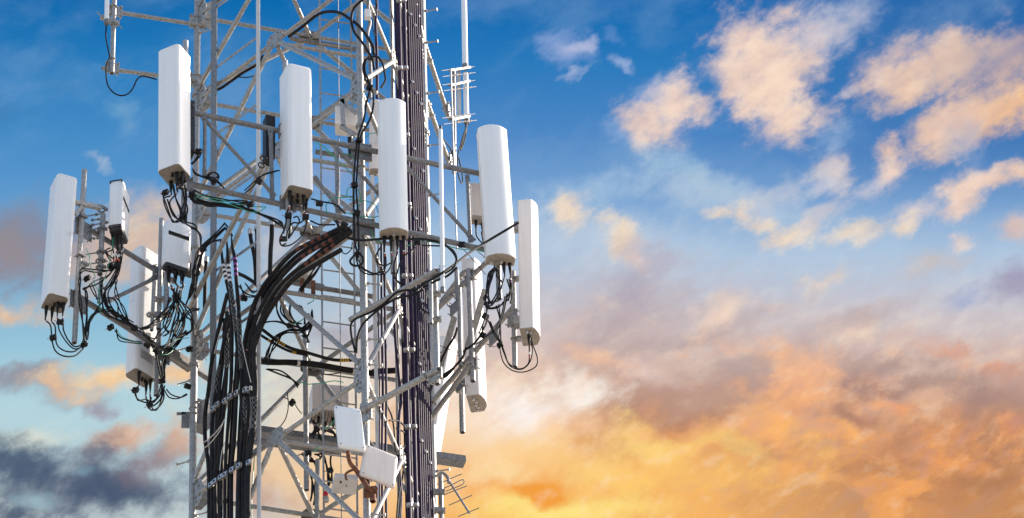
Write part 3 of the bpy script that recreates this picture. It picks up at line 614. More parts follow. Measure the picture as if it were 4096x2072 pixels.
def panel(label, top, bot, w, d, yaw, shape='box', white='white', cap='cap', conns=(), plugs=(), sag=.07, group='tall panel antennas', name='panel_antenna'):
    """upright sector antenna; top and bot are the middle of its front edge at each end; connectors given as (across, depth) fractions"""
    az = (top - bot).normalized(); ax = V((math.cos(R(yaw)), math.sin(R(yaw)), 0)); ax = (ax - az * ax.dot(az)).normalized(); ay = az.cross(ax)
    H = (top - bot).length; pr = prof_box(w, d) if shape == 'box' else prof_d(w, d, sag); dep = d if shape == 'box' else d + sag
    o = thing(name, label, 'antenna', bot + ay * dep / 2, group)
    m = MB(); prism(m, pr, bot, ax, ay, [(az * 0, .995), (az * .004, 1), (az * (H - .02), 1)]); build('radome', m, white, o)
    m = MB(); prism(m, pr, bot, ax, ay, [(az * -.010, .955), (az * -.008, .972), (az * .002, .972)]); cp = build('end_cap', m, cap, o)
    m = MB(); prism(m, pr, bot, ax, ay, [(az * (H - .022), 1.012), (az * (H - .006), 1.012), (az * (H + .008), .985), (az * (H + .014), .93)]); build('top_cap', m, white, o)
    m = MB()
    for s, t_ in ((-.42, .2), (.42, .2), (-.42, .9), (.42, .9), (0, .85)): p_ = bot + ax * (s * w) + ay * (t_ * dep) - az * .010; bolt(m, p_, -az, .006, .004)
    build('screws', m, 'dull', cp)
    tips = [connector(o, bot + ax * (s * w) + ay * (t_ * dep) - az * .008, -az, .15) for s, t_ in conns]
    for s, t_ in plugs:
        b = MB(); p_ = bot + ax * (s * w) + ay * (t_ * dep) - az * .008; tube(b, [p_, p_ - az * .03, p_ - az * .031, p_ - az * .045], .017, 10, radii=[.014, .014, .018, .017]); build('socket', b, 'chrome' if cap == 'capc' else 'rubber', o)
    for f in (.12, .86):                                            # hinge and tilt brackets to the pipe behind
        m = MB(); c0 = bot + az * H * f + ay * (dep + .035); box(m, c0, ax * .045, ay * .04, az * .05); ring(m, c0 + ay * .06, az, .032, .009); build('mount_bracket', m, 'galv', o)
    return o, tips, (bot, ax, ay, az, w, dep, H)


A1 = panel('tall boxy white panel antenna at the left end of the near frame', A.at(671, 190, .30), A.at(670, 667, .30), .275, .27, -29, conns=((-.3, .8), (-.02, .8), (.16, .45), (.36, .55)), plugs=((.0, .4), (.18, .75)))
A2 = panel('boxy white panel antenna in the middle of the near frame, turned slightly right', A.at(1200, 264, .30), A.at(1207, 748, .30), .29, .28, 20, conns=((-.36, .35), (-.2, .62), (.22, .42), (.38, .6)), plugs=((-.02, .4), (.08, .7)))
A3 = panel('round-fronted white panel antenna in front of the coax column', A.at(1566, 394, .30), A.at(1576, 909, .30), .312, .13, 0, 'd', cap='capc', conns=((-.33, .72), (-.1, .72), (.12, .72), (.34, .72)), plugs=((0, .4),))
A4 = panel('round-fronted white panel antenna on the right end of the near frame against the sky', A.at(1973, 500, .30), A.at(2009, 1013, .30), .325, .13, 7, 'd', cap='capc', conns=((.12, .75), (.33, .78)), plugs=((-.33, .62), (-.12, .66), (.02, .5)))
B1 = panel('boxy white panel antenna furthest left with a torn sticker on its front', B.at(272, 703, .18), B.at(236, 1180, .18), .245, .28, 21, conns=((-.28, .8), (.0, .78), (.12, .4), (.36, .36)), plugs=((-.02, .5), (.24, .45)))
B2 = panel('boxy white panel antenna low behind the left frame, sunlit side carrying a data label', B.at(542, 996, -.22), B.at(519, 1484, -.22), .20, .31, -46, conns=((.36, .25), (.0, .82), (.3, .85)), plugs=((.1, .55), (.1, .7)))
C1 = panel('narrow white panel antenna furthest right, seen edge on with a rounded sunny front', atY(2151, 832, 37.95), atY(2160, 1342, 37.95), .31, .15, 81, 'd', 'warm', cap='capc', conns=((-.2, .55),), plugs=((-.38, .6), (-.3, .45), (-.05, .5)), sag=.06)
C2 = panel('narrow white panel antenna behind the right pipe frame with its lower end showing', atY(1925, 1062, 39.7), atY(1946, 1607, 39.7), .31, .15, 78, 'd', 'warm', cap='capc', plugs=((-.38, .6), (-.22, .5), (-.05, .55), (.1, .5), (.28, .6)), sag=.06)
C3 = panel('leaning white panel antenna deep behind the far right leg, mostly hidden', atY(1829, 1378, 40.9), atY(1757, 1830, 40.9), .30, .15, 80, 'd', 'warm', cap='capc', sag=.06)
S1 = panel('short cream panel antenna half hidden behind the round-fronted panel by the coax column', atY(1504, 400, 37.75), atY(1502, 672, 37.75), .13, .10, 5, 'd', 'cream', 'capc', plugs=((.2, .5),), sag=.03, group='small cream antennas')


def sticker(P_, s, h, w, hh, m='whitep', side=0, lines=0):
    bot, ax, ay, az, W, dep, H = P_[2]
    if side == 0: o, dx, n = bot + ax * (s * W) + az * h - ay * .002, ax, -ay
    else: o, dx, n = bot + ax * (W / 2 + .002) + ay * (s * dep) + az * h, ay, ax
    b = MB(); plate(b, [o + dx * i * w / 2 + az * j * hh / 2 for i, j in ((-1, -1), (1, -1), (1, 1), (-1, 1))], n, .002); st = build('label_sticker', b, m, P_[0])
    if lines:
        b = MB()
        for k in range(lines):
            z = hh * (.36 - .72 * k / max(1, lines - 1)); L = w * (.42 if k % 3 else .25)
            plate(b, [o + n * .0022 + dx * (i * L - w * .02 * k % .03) + az * (z + j * hh * .025) for i, j in ((-1, -1), (1, -1), (1, 1), (-1, 1))], n, .001)
        build('print', b, 'ink', st)
sticker(B1, .26, .93, .055, .04); sticker(B1, .33, .965, .03, .02); sticker(B2, -.05, 1.05, .05, .05, 'whitep'); sticker(B2, .5, .24, .19, .13, 'paint', 1, 6); sticker(A2, -.44, .95, .02, .07)


def text_on(s, o, dx, dy, size, m, parent):
    """lettering as a real mesh"""
    cu = bpy.data.curves.new('lettering', 'FONT'); cu.body = s; cu.size = size; ob = bpy.data.objects.new('lettering', cu); COL.objects.link(ob)
    me = bpy.data.meshes.new_from_object(ob.evaluated_get(bpy.context.evaluated_depsgraph_get())); bpy.data.objects.remove(ob)
    b = MB(); b.add([o + dx * v_.co.x + dy * v_.co.y for v_ in me.vertices], [tuple(p_.vertices) for p_ in me.polygons]); bpy.data.meshes.remove(me)
    return build('lettering', b, m, parent)
_b, _ax, _ay, _az, _w, _d, _h = B2[2]
text_on('CCI', _b + _ax * (_w / 2 + .006) + _ay * (.25 * _d) + _az * .275, _ay, _az, .035, 'ink', B2[0])

# ------------------------------------------------------------------ radio units
def radio(label, top, bot, w, d, yaw, m='white', slot=None, side_slot=None, handle=False, ncon=5, fins=False, conn=True, group='remote radio units', rf=.035):
    az = (top - bot).normalized(); ax = V((math.cos(R(yaw)), math.sin(R(yaw)), 0)); ax = (ax - az * ax.dot(az)).normalized(); ay = az.cross(ax); H = (top - bot).length
    o = thing('radio_unit', label, 'radio unit', bot + ay * d / 2, group); pr = prof_box(w, d, min(rf, w * .3), .012)
    b = MB(); prism(b, pr, bot, ax, ay, [(az * 0, .97), (az * .012, 1), (az * (H - .03), 1), (az * (H - .008), .97), (az * H, .90)]); build('housing', b, m, o)
    b = MB(); prism(b, pr, bot, ax, ay, [(az * -.05, .86), (az * -.045, .9), (az * .001, .94)]); build('connector_panel', b, 'dark' if m == 'white' else 'capc', o)
    def rect(name, o0, u_, v_, n_, mm): b = MB(); plate(b, [o0 + u_ * i + v_ * j for i, j in ((-1, -1), (1, -1), (1, 1), (-1, 1))], n_, .006); return build(name, b, mm, o)
    if slot: rect('vent_slot', bot + az * H * slot[0] - ay * .001, ax * w * slot[1] / 2, az * slot[2] / 2, ay, 'hole')
    if side_slot: rect('vent_slot', bot + ax * (w / 2 + .001) + ay * d * .5 + az * H * side_slot, ay * d * .42, az * .022, ax, 'hole')
    if handle:
        for z in (H - .015, -.01):
            b = MB(); tube(b, smooth_pts([bot + ax * (w * s) + az * (z + e) - ay * .004 for s, e in ((-.4, -.02), (-.38, .01), (.38, .01), (.4, -.02))], 4), .008, 8); build('handle', b, 'dark', o)
    if fins:
        b = MB(); n = 12
        for i in range(n): box(b, bot + ax * (w * (i / (n - 1) - .5) * .96) + ay * (d + .02) + az * H / 2, ax * .003, ay * .03, az * H * .48)
        for i in range(n): box(b, bot + ax * (w * (i / (n - 1) - .5) * .96) + ay * d * .5 - az * .03, ax * .003, ay * d * .46, az * .03)
        build('cooling_fins', b, 'dark', o)
    tips = []
    if conn:
        for i in range(ncon): tips.append(connector(o, bot + ax * (w * (.8 * (i + .5) / ncon - .4)) + ay * d * (.35 + .35 * (i % 2)) - az * .045, -az, .12, .017))
    b = MB(); box(b, bot + az * H * .5 + ay * (d + .03), ax * .05, ay * .035, az * H * .3); build('mount_bracket', b, 'galv', o)
    return o, tips

R1 = radio('slim white radio unit with dark slot, high at the left beside a pipe', B.at(465, 722, .25), B.at(460, 902, .25), .165, .30, -13, side_slot=.62, handle=True)
R2 = radio('wide white radio unit with one long black vent slot in its upper front', B.at(718, 893, .30), B.at(712, 1060, .30), .315, .12, 27, slot=(.70, .84, .055), ncon=6)
R3 = radio('cream radio unit half hidden behind the round-fronted panel at the right', A.at(1915, 732, -.12), A.at(1920, 862, -.12), .21, .11, 10, 'cream', ncon=2)
def fin_radio(label, pa, pb, w, d, yaw):
    az = (pa - pb).normalized(); ax = V((math.cos(R(yaw)), math.sin(R(yaw)), 0)); ay = az.cross(ax); H = (pa - pb).length
    o = thing('radio_unit', label, 'radio unit', pb, 'remote radio units')
    b = MB(); box(b, pb + az * H / 2 + ay * d / 2, ax * w / 2, ay * d / 2, az * H / 2, .01); build('housing', b, 'dark', o)
    b = MB(); n = 11
    for i in range(n): box(b, pb + ax * (w * (i / (n - 1) - .5)) - ay * .02 + az * H / 2, ax * .0035, ay * .022, az * H * .495)
    build('cooling_fins', b, 'dark', o)
    b = MB(); tube(b, smooth_pts([pb + az * (H + e) + ax * s - ay * .01 for s, e in ((-.1, -.01), (-.1, .05), (-.04, .07))], 4), .009, 8); build('handle', b, 'galv', o); return o
fin_radio('black finned radio unit behind the second white panel of the near frame', A.at(1078, 470, -.05), A.at(1077, 640, -.05), .10, .10, 18)
fin_radio('black finned radio unit tucked behind the sunny side of the leftmost tall panel', A.at(765, 410, .02), A.at(765, 620, .02), .05, .12, 18)
W1 = radio('large pale radio cabinet low behind the ladder', LR.at(1322, 1536, -.25), LR.at(1322, 1640, -.25), .42, .24, 8, 'cream', ncon=4, fins=True, rf=.01, group='equipment cabinets')
tank = MB(); a, b = atY(770, 1000, L0.y + .32), atY(768, 1075, L0.y + .32); tube(tank, [a, a - (a - b) * .06, b + (a - b) * .05, b], .14, 20, radii=[.10, .14, .14, .11])
o = thing('pale_canister', 'pale round canister behind the slotted white radio', 'canister', b); build('body', tank, 'cream', o); m = MB(); tube(m, [b, b - Z * .06], .10, 16); build('base', m, 'dark', o)

# ------------------------------------------------------------------ whip antennas
def whip(label, pts, r, n0='whip_antenna', cap='dull', base_len=.25):
    pts = [V(p_) for p_ in pts]; o = thing(n0, label, 'whip antenna', pts[-1], 'whip antennas'); d = (pts[0] - pts[-1]).normalized()
    m = MB(); tube(m, [pts[0] + d * .012, pts[0], pts[-1]], r, 16, radii=[r * .6, r, r]); build('radome', m, 'white', o)
    m = MB(); tube(m, [pts[-1] + d * .02, pts[-1] - d * .04], r * 1.15, 14); build('base', m, cap, o); return o
whip('thick tall white whip antenna clamped at the top right', WH.pts('l 985,-260 l 1000,575', 0), .038)
whip('shorter white tube section below the thick whip at the top right', WH.pts('l 1003,640 l 1012,1050', .0), .034)
whip('slender white whip antenna with a dark tip before the right leg', ARM.pts('g 1003,45 i 805,340', .17), .0225)
m = MB(); tube(m, ARM.pts('g 1001,12 g 1003,46', .17), .018, 10); build('tip', m, 'dark', COL.objects['whip_antenna.002'])
whip('white whip antenna at the upper left hanging from the level arms', LR.pts('c 172,-150 c 166,185', .16), .028)
m = MB(); tube(m, WH.pts('l 874,598 g 1145,1080', .05), .0095, 8); build('lightning_rod', m, 'chrome', None, 'thin shiny rod standing beside the thick whip pole', 'rod')

# ------------------------------------------------------------------ two small plate antennas, rusty arm, boxes, beacon, yagi
def flat_ant(label, cs, Y0, depth, m):
    p = [atY(x, y, Y0 + dy) for x, y, dy in cs]; n = (p[1] - p[0]).cross(p[3] - p[0]).normalized()
    if n.y > 0: n = -n
    o = thing('plate_antenna', label, 'antenna', sum(p, V()) / 4, 'small square plate antennas'); ce = sum(p, V()) / 4; b = MB(); K_ = 8
    def edge(s):
        out = []
        for i in range(4):
            a, c_, d = p[i], p[(i + 1) % 4], p[i - 1]; r = .07
            out += [a + (d - a) * r, a + (c_ - a) * r * .3 + (d - a) * r * .3, a + (c_ - a) * r]
        return [ce + (q_ - ce) * s for q_ in out]
    rings = [(0, 1.), (depth * .55, 1.), (depth * .85, .97), (depth, .80), (depth * 1.12, .45)]; vs = []; N = 12
    for h_, s in rings: vs += [x + n * h_ for x in edge(s)]
    fs = [(i * N + k, i * N + (k + 1) % N, (i + 1) * N + (k + 1) % N, (i + 1) * N + k) for i in range(len(rings) - 1) for k in range(N)] + [tuple(range(N))[::-1], tuple((len(rings) - 1) * N + k for k in range(N))]
    b.add(vs, fs); build('radome', b, m, o, sharp=50)
    b = MB(); vs = [x - n * h_ for h_, s in ((0.001, 1.02), (.012, 1.02)) for x in edge(s)]
    b.add(vs, [(k, (k + 1) % N, N + (k + 1) % N, N + k) for k in range(N)] + [tuple(range(N))[::-1], tuple(N + k for k in range(N))]); build('back_tray', b, 'paint', o)
    b = MB(); box(b, ce - n * .05, (p[1] - p[0]) * .12, (p[3] - p[0]) * .12, n * .045); build('mount_bracket', b, 'rust', o)
    b = MB()
    for q_ in p: bolt(b, ce + (q_ - ce) * .86 + n * depth * .8, n, .008, .007)
    build('screws', b, 'dull', o); return o
flat_ant('upper white square plate antenna, slightly bulged, left of its twin', [(1335, 1624, -.05), (1441, 1641, .0), (1462, 1809, .05), (1354, 1791, .0)], 36.45, .03, 'white')
flat_ant('lower cream square plate antenna tipped to the right on a rusty arm', [(1462, 1778, -.06), (1589, 1828, .08), (1577, 1955, .12), (1439, 1900, -.02)], 36.6, .025, 'cream')
ra = thing('rusty_bracket', 'rusty curved pipe bracket holding the two small plate antennas', 'bracket', SK.at(1470, 2000, .2))
for s, r_ in (('k 200,725 205,770 222,830 262,875', .024), ('k 262,875 300,930 345,1000 375,1050', .026), ('k 250,880 205,900 180,925 188,970', .014), ('k 375,1045 412,1060 445,1040', .03)):
    m = MB(); tube(m, smooth_pts(SK.pts(s, .25)), r_, 10); build('pipe', m, 'rust', ra)
m = MB(); a, b = SK.pts('k 412,1040 415,1160', .22); pipe(m, a, b, .033, 12); build('socket_pipe', m, 'rust', ra)
m = MB(); box(m, SK.pts('k 365,1000', .22)[0], (.03, 0, 0), (0, .02, 0), (0, 0, .06)); box(m, SK.pts('k 395,1080', .2)[0], (.07, 0, 0), (0, .05, 0), (0, 0, .035)); build('clamp', m, 'rust', ra)
def crate(name, label, cat, c_, yaw, w, d, h, m, tilt=0., roll=0.):
    o = thing(name, label, cat, c_); rot = Matrix.Rotation(R(yaw), 3, 'Z') @ Matrix.Rotation(R(tilt), 3, 'X') @ Matrix.Rotation(R(roll), 3, 'Y'); x, y, z = rot @ V((1, 0, 0)), rot @ V((0, 1, 0)), rot @ V((0, 0, 1))
    b = MB(); box(b, c_, x * w / 2, y * d / 2, z * h / 2, .012); build('body', b, m, o)
    b = MB(); box(b, c_ + z * (h / 2 + .004), x * w * .51, y * d * .51, z * .006, .01); build('lid', b, m, o); return o, x, y, z
g1, x, y, z = crate('junction_box', 'flat grey metal box under the rusty arm', 'box', SK.at(1380, 1938, -.15), 8, .25, .26, .05, 'paint')
m = MB(); bolt(m, SK.at(1363, 1927, .02), (0, -.7, -1), .012, .03); bolt(m, SK.at(1386, 1942, .02), (0, -.7, -1), .008, .02); build('gland', m, 'dark', g1)
g2, x, y, z = crate('junction_box', 'grey metal box strapped to the left leg low down', 'box', atY(802, 1668, L0.y + .12), 30, .17, .16, .34, 'dull')
m = MB(); p_ = atY(742, 1680, L0.y + .0); box(m, p_, (.045, 0, 0), (0, .01, 0), (0, 0, .11)); box(m, p_ + V((-.05, 0, .09)), (.05, 0, 0), (0, .01, 0), (0, 0, .015)); build('mount_bracket', m, 'dull', g2)
ubolts(g2, leg_at('L', p_.z + .12), Z, .04, .08)
g3, x, y, z = crate('small_box', 'little white box clipped beside the near leg at the top', 'box', SK.at(1470, 60, -.15), 10, .075, .07, .105, 'whitep')
g4 = thing('rusty_cabinet', 'rust-stained white cabinet in a slotted channel bracket beside the near leg', 'cabinet', SK.at(1372, 540, -.1))
m = MB(); box(m, SK.at(1385, 487, -.22), (.125, .02, 0), (0, .10, 0), (0, 0, .13), .01); build('body', m, 'rustw', g4)
for s in ('d 800,865 d 810,1100', 'd 790,868 d 930,990', 'd 790,1095 d 925,1180'): a, b = SK.pts(s, -.02); m = MB(); bar(m, a, b, (1, 0, 0) if s[2:5] == '800' else Z, .05, .03); build('channel', m, 'galv', g4)
m = MB(); tube(m, SK.pts('d 868,1165 d 868,1200', -.05), .03, 12); build('gland', m, 'chrome', g4); m = MB(); tube(m, SK.pts('d 868,1200 e 1525,260', -.05), .027, 12); build('boot', m, 'rubber', g4)
g5 = thing('warning_beacon', 'red glass warning beacon low inside the tower', 'beacon', atY(1303, 1995, 38.7)); m = MB(); a, b = atY(1303, 1965, 38.7), atY(1303, 1990, 38.7); tube(m, [a, a - (a - b) * .2, b], .03, 12, radii=[.012, .028, .03]); build('lens', m, 'glass', g5)
m = MB(); tube(m, [b, b - Z * .05], .035, 12); build('base', m, 'galv', g5)
for s in ('. 1222,1490 1226,1950', '. 1271,1845 1266,2090'): pass
m = MB(); pipe(m, *LR.pts('. 1220,1330 1226,1960', .2), .029); build('upright_pipe', m, 'galv', None, 'plain upright pipe left of the pale radio cabinet', 'pipe', 'upright pipes inside the tower')
m = MB(); pipe(m, *LR.pts('. 1271,1840 1266,2150', .2), .026); build('upright_pipe', m, 'galv', None, 'short upright pipe near the red beacon at the bottom', 'pipe', 'upright pipes inside the tower')
cyl = thing('antenna_canister', 'grey ribbed canister antenna on a level bar inside the tower', 'canister', LR.at(1220, 1100, .5))
a, b = LR.pts('h 1130,130 h 1120,260', .55); m = MB(); d_ = b - a; tube(m, [a + d_ * k / 24 for k in range(25)], .1, 16, radii=[.065 + .035 * min(1, k / 8) + (.006 if k % 2 else 0) for k in range(25)]); build('body', m, 'paint', cyl)
a, b = LR.pts('h 1010,270 h 1290,330', .5); m = MB(); bar(m, a, b, Z, .06, .06); build('channel', m, 'dull', cyl)
for s in ('h 1105,310', 'h 1200,330'): m = MB(); box(m, LR.pts(s, .6)[0], (.025, 0, 0), (0, .03, 0), (0, 0, .09)); build('bracket', m, 'rust', cyl)
# yagi
ya = thing('yagi_antenna', 'small yagi antenna with thin rod elements pointing down at the lower right', 'yagi antenna', atY(1784, 1905, 39.2))
bm = lambda s: [atY(x_, y_, 39.2) for x_, y_ in q(s)]
m = MB(); tube(m, bm('k 1055,945 k 1255,1262'), .0125, 10); build('boom', m, 'galv', ya)
for s in ('k 970,1012 1187,920', 'k 1035,1100 1232,1024', 'k 1075,1192 1277,1105', 'k 1155,1290 1338,1215'): m = MB(); tube(m, bm(s), .0055, 6); build('element', m, 'dull', ya)
m = MB(); tube(m, smooth_pts(bm('k 1030,1045 1100,1015 1185,972 1205,978 1205,1000 1170,1022 1050,1070')), .0055, 6); build('dipole_loop', m, 'dull', ya)
m = MB(); tube(m, smooth_pts(bm('k 935,945 985,930 1020,912 1065,950 1075,1000')), .018, 8); build('arm', m, 'galv', ya)
yp = thing('short_pole', 'short pole clamped to the far right leg behind the yagi', 'pole', atY(1763, 2066, 39.3)); m = MB(); pipe(m, atY(1762, 1893, 39.3), atY(1767, 2120, 39.3), .026); build('pole', m, 'galv', yp)
for s in ('k 940,1075 k 1040,1078', 'k 950,1235 k 1045,1240'): a, b = [atY(x_, y_, 39.28) for x_, y_ in q(s)]; m = MB(); bar(m, a, b, Z, .05, .06); build('pipe_clamp', m, 'galv', yp)

# ------------------------------------------------------------------ cables
def cable(label, group, pts, r, m='black', name='jumper_cable', cat='cable', n=8, k=5):
    b = MB(); tube(b, smooth_pts(pts, k), r, n); return build(name, b, m, None, label, cat, group)

def band(par, pts, f0, f1, r, m, name='tape_band'):
    """coloured tape wound on a cable between two fractions of its length"""
    P_ = smooth_pts(pts, 8); L = [0]
    for i in range(1, len(P_)): L.append(L[-1] + (P_[i] - P_[i - 1]).length)
    def at(f):
        s = f * L[-1]
        for i in range(1, len(P_)):
            if L[i] >= s: return P_[i - 1].lerp(P_[i], (s - L[i - 1]) / max(1e-6, L[i] - L[i - 1]))
        return P_[-1]
    b = MB(); tube(b, [at(f0), at((f0 + f1) / 2), at(f1)], r + .0016, 10); build(name, b, m, par)

def grip(par, pts, f0, f1, r):
    """woven wire hoisting grip round a cable"""
    P_ = smooth_pts(pts, 8); n = len(P_); P_ = P_[int(f0 * (n - 1)):int(f1 * (n - 1)) + 1]; b = MB()
    L = sum((P_[i + 1] - P_[i]).length for i in range(len(P_) - 1)); N = max(12, int(L * 60))
    def at(t_): s = t_ * (len(P_) - 1); i = min(int(s), len(P_) - 2); return P_[i].lerp(P_[i + 1], s - i)
    x, y, _ = frame_of(P_[-1] - P_[0])
    for h_ in range(4):
        for sg in (1, -1):
            tube(b, [at(i / N) + (x * math.cos(sg * i * L * 22 / N + h_ * 1.57) + y * math.sin(sg * i * L * 22 / N + h_ * 1.57)) * (r + .003) for i in range(N + 1)], .0017, 4, False)
    build('wire_grip', b, 'mesh', par)

hp = thing('cable_hanger', 'x', 'cable hanger', (0, 0, 0), 'black snap-in cable hangers')
m = MB(); box(m, (-.027, 0, 0), (.022, 0, 0), (0, .032, 0), (0, 0, .036), .006); box(m, (.024, 0, .004), (.022, 0, 0), (0, .03, 0), (0, 0, .036), .006); box(m, (0, -.01, -.004), (.012, 0, 0), (0, .03, 0), (0, 0, .028)); build('block', m, 'rubber', hp)
m = MB(); tube(m, [(-.085, -.012, 0), (.065, -.012, 0)], .0045, 6); bb = build('bolt', m, 'chrome', hp); m = MB(); tube(m, [(-.09, -.012, 0), (-.068, -.012, 0)], .006, 6); build('bolt_cap', m, 'red', bb)
first = [True]
def hanger(label, p, rot=None, sc_=.74):
    o = hp if first[0] else copy_tree(hp); first[0] = False
    o.location = p; o['label'] = label; o.rotation_euler = rot or (R(random.uniform(-25, 25)), R(random.uniform(-30, 30)), R(random.uniform(-40, 40))); o.scale = (sc_,) * 3; return o

J1 = .0085
def cluster(label, group, tips, paths, pl, off, r=J1, m='black', dup=0):
    """jumper cables; each starts at its connector (or at its first survey point) and follows the survey line"""
    if dup: paths = paths + [' '.join(w_ if w_ in ZO or w_ == '.' else '%.0f,%.0f' % tuple(float(x) + random.uniform(-dup, dup) for x in w_.split(',')) for w_ in s.split()) for s in paths]
    for i, s in enumerate(paths):
        pts = pl.pts(s, off + random.uniform(-.035, .035))
        if i < len(tips): pts = [tips[i], tips[i] - Z * .06] + pts
        o = cable(label, group, pts, r * random.uniform(.9, 1.08), m)
        if i < len(tips):
            for f, mm in ((.10, 'whitep'), (.14, random.choice(('red', 'orange', 'whitep', 'purple')))): band(o, pts, f, f + .022, r, mm)

# near frame
cluster('black jumper cable looping below the leftmost panel of the near frame', 'jumpers below the leftmost near panel', A1[1], ['a 1207,420 1217,490 1262,585 1310,628 1370,600', 'a 1258,450 1280,530 1335,605 1385,612 1400,560', 'a 1360,330 1385,420 1412,510 1395,575 1350,600', 'a 1392,340 1395,440 1385,540 1360,595', 'a 1290,300 1312,430 1345,520 1352,590', 'a 1375,590 1400,640 1450,670 1500,700', 'e 135,215 170,225 205,250 170,310 140,335'], A, .17, dup=26)
cluster('black jumper cable strung along the underside of the lower near pipe', 'jumpers along the lower near pipe', [], ['e 130,640 200,680 330,700 500,718 640,740 800,790 900,830 940,890 945,940', 'e 120,600 220,650 400,690 560,700 700,760 830,822 930,880', 'e 180,575 260,610 400,640 560,668 650,675', 'e 160,590 240,672 380,705 520,702 650,692', 'e 110,620 200,662 340,690 520,722 680,735', 'e 155,400 200,440 330,455 380,495 430,555', 'e 150,380 190,425 300,470 345,490', 'e 610,590 690,520 760,435 890,395'], A, .10, .0075, dup=22)
coil = [A.at(700 + (320 + 45 * math.cos(k * .7) + 3 * k / 3) / 2.171, 500 + (448 + 36 * math.sin(k * .7)) / 2.171, .1 + .002 * k) for k in range(26)]
cable('small coil of black cable on top of the lower near pipe', None, coil, .007, name='cable_coil', cat='cable coil')
cluster('black jumper cable looping below the middle panel of the near frame', 'jumpers below the middle near panel', A2[1], ['e 970,770 965,835 950,905 912,985 922,1042 965,1030', 'e 1003,790 1000,900 985,985 1040,905 1080,835 1060,795 1030,805', 'e 1135,790 1142,850 1110,950 1050,1012 990,1046 930,1048 908,1012', 'e 1140,800 1085,850 1025,850 990,905 960,990', 'e 1175,830 1260,865 1390,865', 'e 1180,640 1270,665 1390,690 1480,770'], A, .17)
cluster('green ground wire sagging under the lower near pipe', 'green wires under the near pipe', [], ['e 170,625 300,650 440,680 560,720 660,757 750,742 790,712', 'e 180,600 400,652 640,702 790,712'], A, .13, .005, 'green')
cluster('green ground wire tangled beside the near leg', 'green wires beside the near leg', [], ['g 0,220 80,280 200,390 262,470', 'e 1215,150 1290,190 1390,270', 'g 190,620 195,560 235,540 290,570 312,640 285,720 230,770', 'g 210,650 330,655 430,690 465,765', 'g 20,770 10,700 60,640 150,630 240,620', 'g 180,760 300,790 420,800 465,790', 'g 160,245 230,265 250,300', 'd 1000,1195 1050,1160 1100,1155', 'g 400,910 430,990 500,1030', 'g 700,1052 830,1015 950,1020 1100,1060 1200,1080 1380,1090'], A, .12, .005, 'green')
cluster('black jumper cable running down the front of the near leg', 'jumpers down the near leg', [], ['d 1060,515 1000,520 982,590 1000,680 1040,760 1010,900 985,1050 935,1200 e 1560,360 1553,520 1553,760 1560,1000 1585,1110', 'd 1050,490 1110,495 1150,550 1170,640 1175,700 1140,760', 'd 1030,495 1005,540 1000,620 1030,700 1065,790 1072,900 1040,1040 960,1190 e 1585,350 1575,560 1588,760 1597,1100', 'e 1560,1130 1520,1180 1550,1220 1620,1210 1630,1150 1590,1110'], A, .20, .012)
cluster('black jumper cable looping below the round-fronted panel by the coax column', 'jumpers below the panel by the coax column', A3[1], ['g 530,1200 505,1290 i 285,185 190,215 95,180 62,100 75,60', 'g 585,1160 565,1240 515,1292 440,1296 330,1240 290,1170', 'g 620,1140 600,1210 602,1300 i 385,235 415,272 475,296', 'g 672,1150 650,1200 630,1270 i 412,190 402,250 430,290 480,312', 'g 490,1050 445,1130 455,1195 520,1222 565,1200', 'i 60,20 55,80 90,150 i 210,205 300,160', 'g 780,1065 720,1110 670,1150', 'g 840,1045 1000,1050 1060,1050'], A, .17)
o = cable('ribbed grey conduit passing below the lower near pipe to the right', None, A.pts('g 100,830 130,910 200,978 300,1000 420,995 560,985 730,990 850,992 1000,1020 1095,1085 1142,1165 1110,1240 1030,1292', .12), .014, 'hose', 'conduit', 'conduit')
cluster('black jumper cable coiled below the round-fronted panel at the right end', 'jumpers below the right end panel', A4[1], ['m 1095,540 1062,630 1020,690 980,700 957,655 972,560 1002,440 1040,372 1076,425 1080,520 1040,625 985,690 945,690', 'm 1185,560 1150,650 1080,702 1000,720 960,690', 'm 1032,375 978,470 962,640 948,692', 'm 1050,375 1000,480 985,600 1000,680', 'm 980,720 945,830 930,920', 'm 1075,690 1090,850 1070,1000', 'm 1130,620 1100,780 1050,900 980,960 880,1035', 'm 1165,470 1190,600 1175,680', 'm 1000,840 1040,930 1095,1020', 'm 985,800 960,870 930,930'], A, .14, dup=26)
cluster('thin black cable hanging below the cream radio unit at the right', 'cables below the cream radio unit', R3[1], ['m 878,40 880,90 905,130 940,165', 'm 925,60 935,120 945,170'], A, .0, .008)
# right frame
cluster('black jumper cable bowed below the furthest right panel', 'jumpers below the furthest right panel', C1[1], ['m 1340,1165 1330,1205 1290,1242 1230,1246 1160,1200 1120,1110 1092,1030', 'm 1358,980 1376,1055 1410,1155 1395,1230 1300,1275 1200,1266 1120,1200 1088,1095 1085,1040', 'm 1350,1000 1368,1100 1335,1205 1260,1255 1170,1220 1130,1120 1100,1030', 'm 1090,1020 1040,950 1000,850', 'm 1060,1000 1010,955 960,950'], C, .0, .0075)
cluster('black cable sagging among the pipes of the right frame', 'cables among the right frame pipes', [], ['m 715,890 690,970 620,1080 570,1190', 'm 790,1060 760,1150 680,1240 600,1300', 'm 940,930 860,1030 790,1080', 'i 790,1110 860,1060 900,1020', 'k 1120,0 1060,65 1000,90', 'k 940,130 910,220 900,290'], C, .12, .013)
cluster('thin black wire stretched across the right frame', 'thin wires across the right frame', [], ['m 760,205 850,300 960,430', 'm 890,230 940,270 980,330', 'm 930,170 985,165 990,200 940,230', 'm 560,1045 640,1080 720,1105'], C, .15, .004)
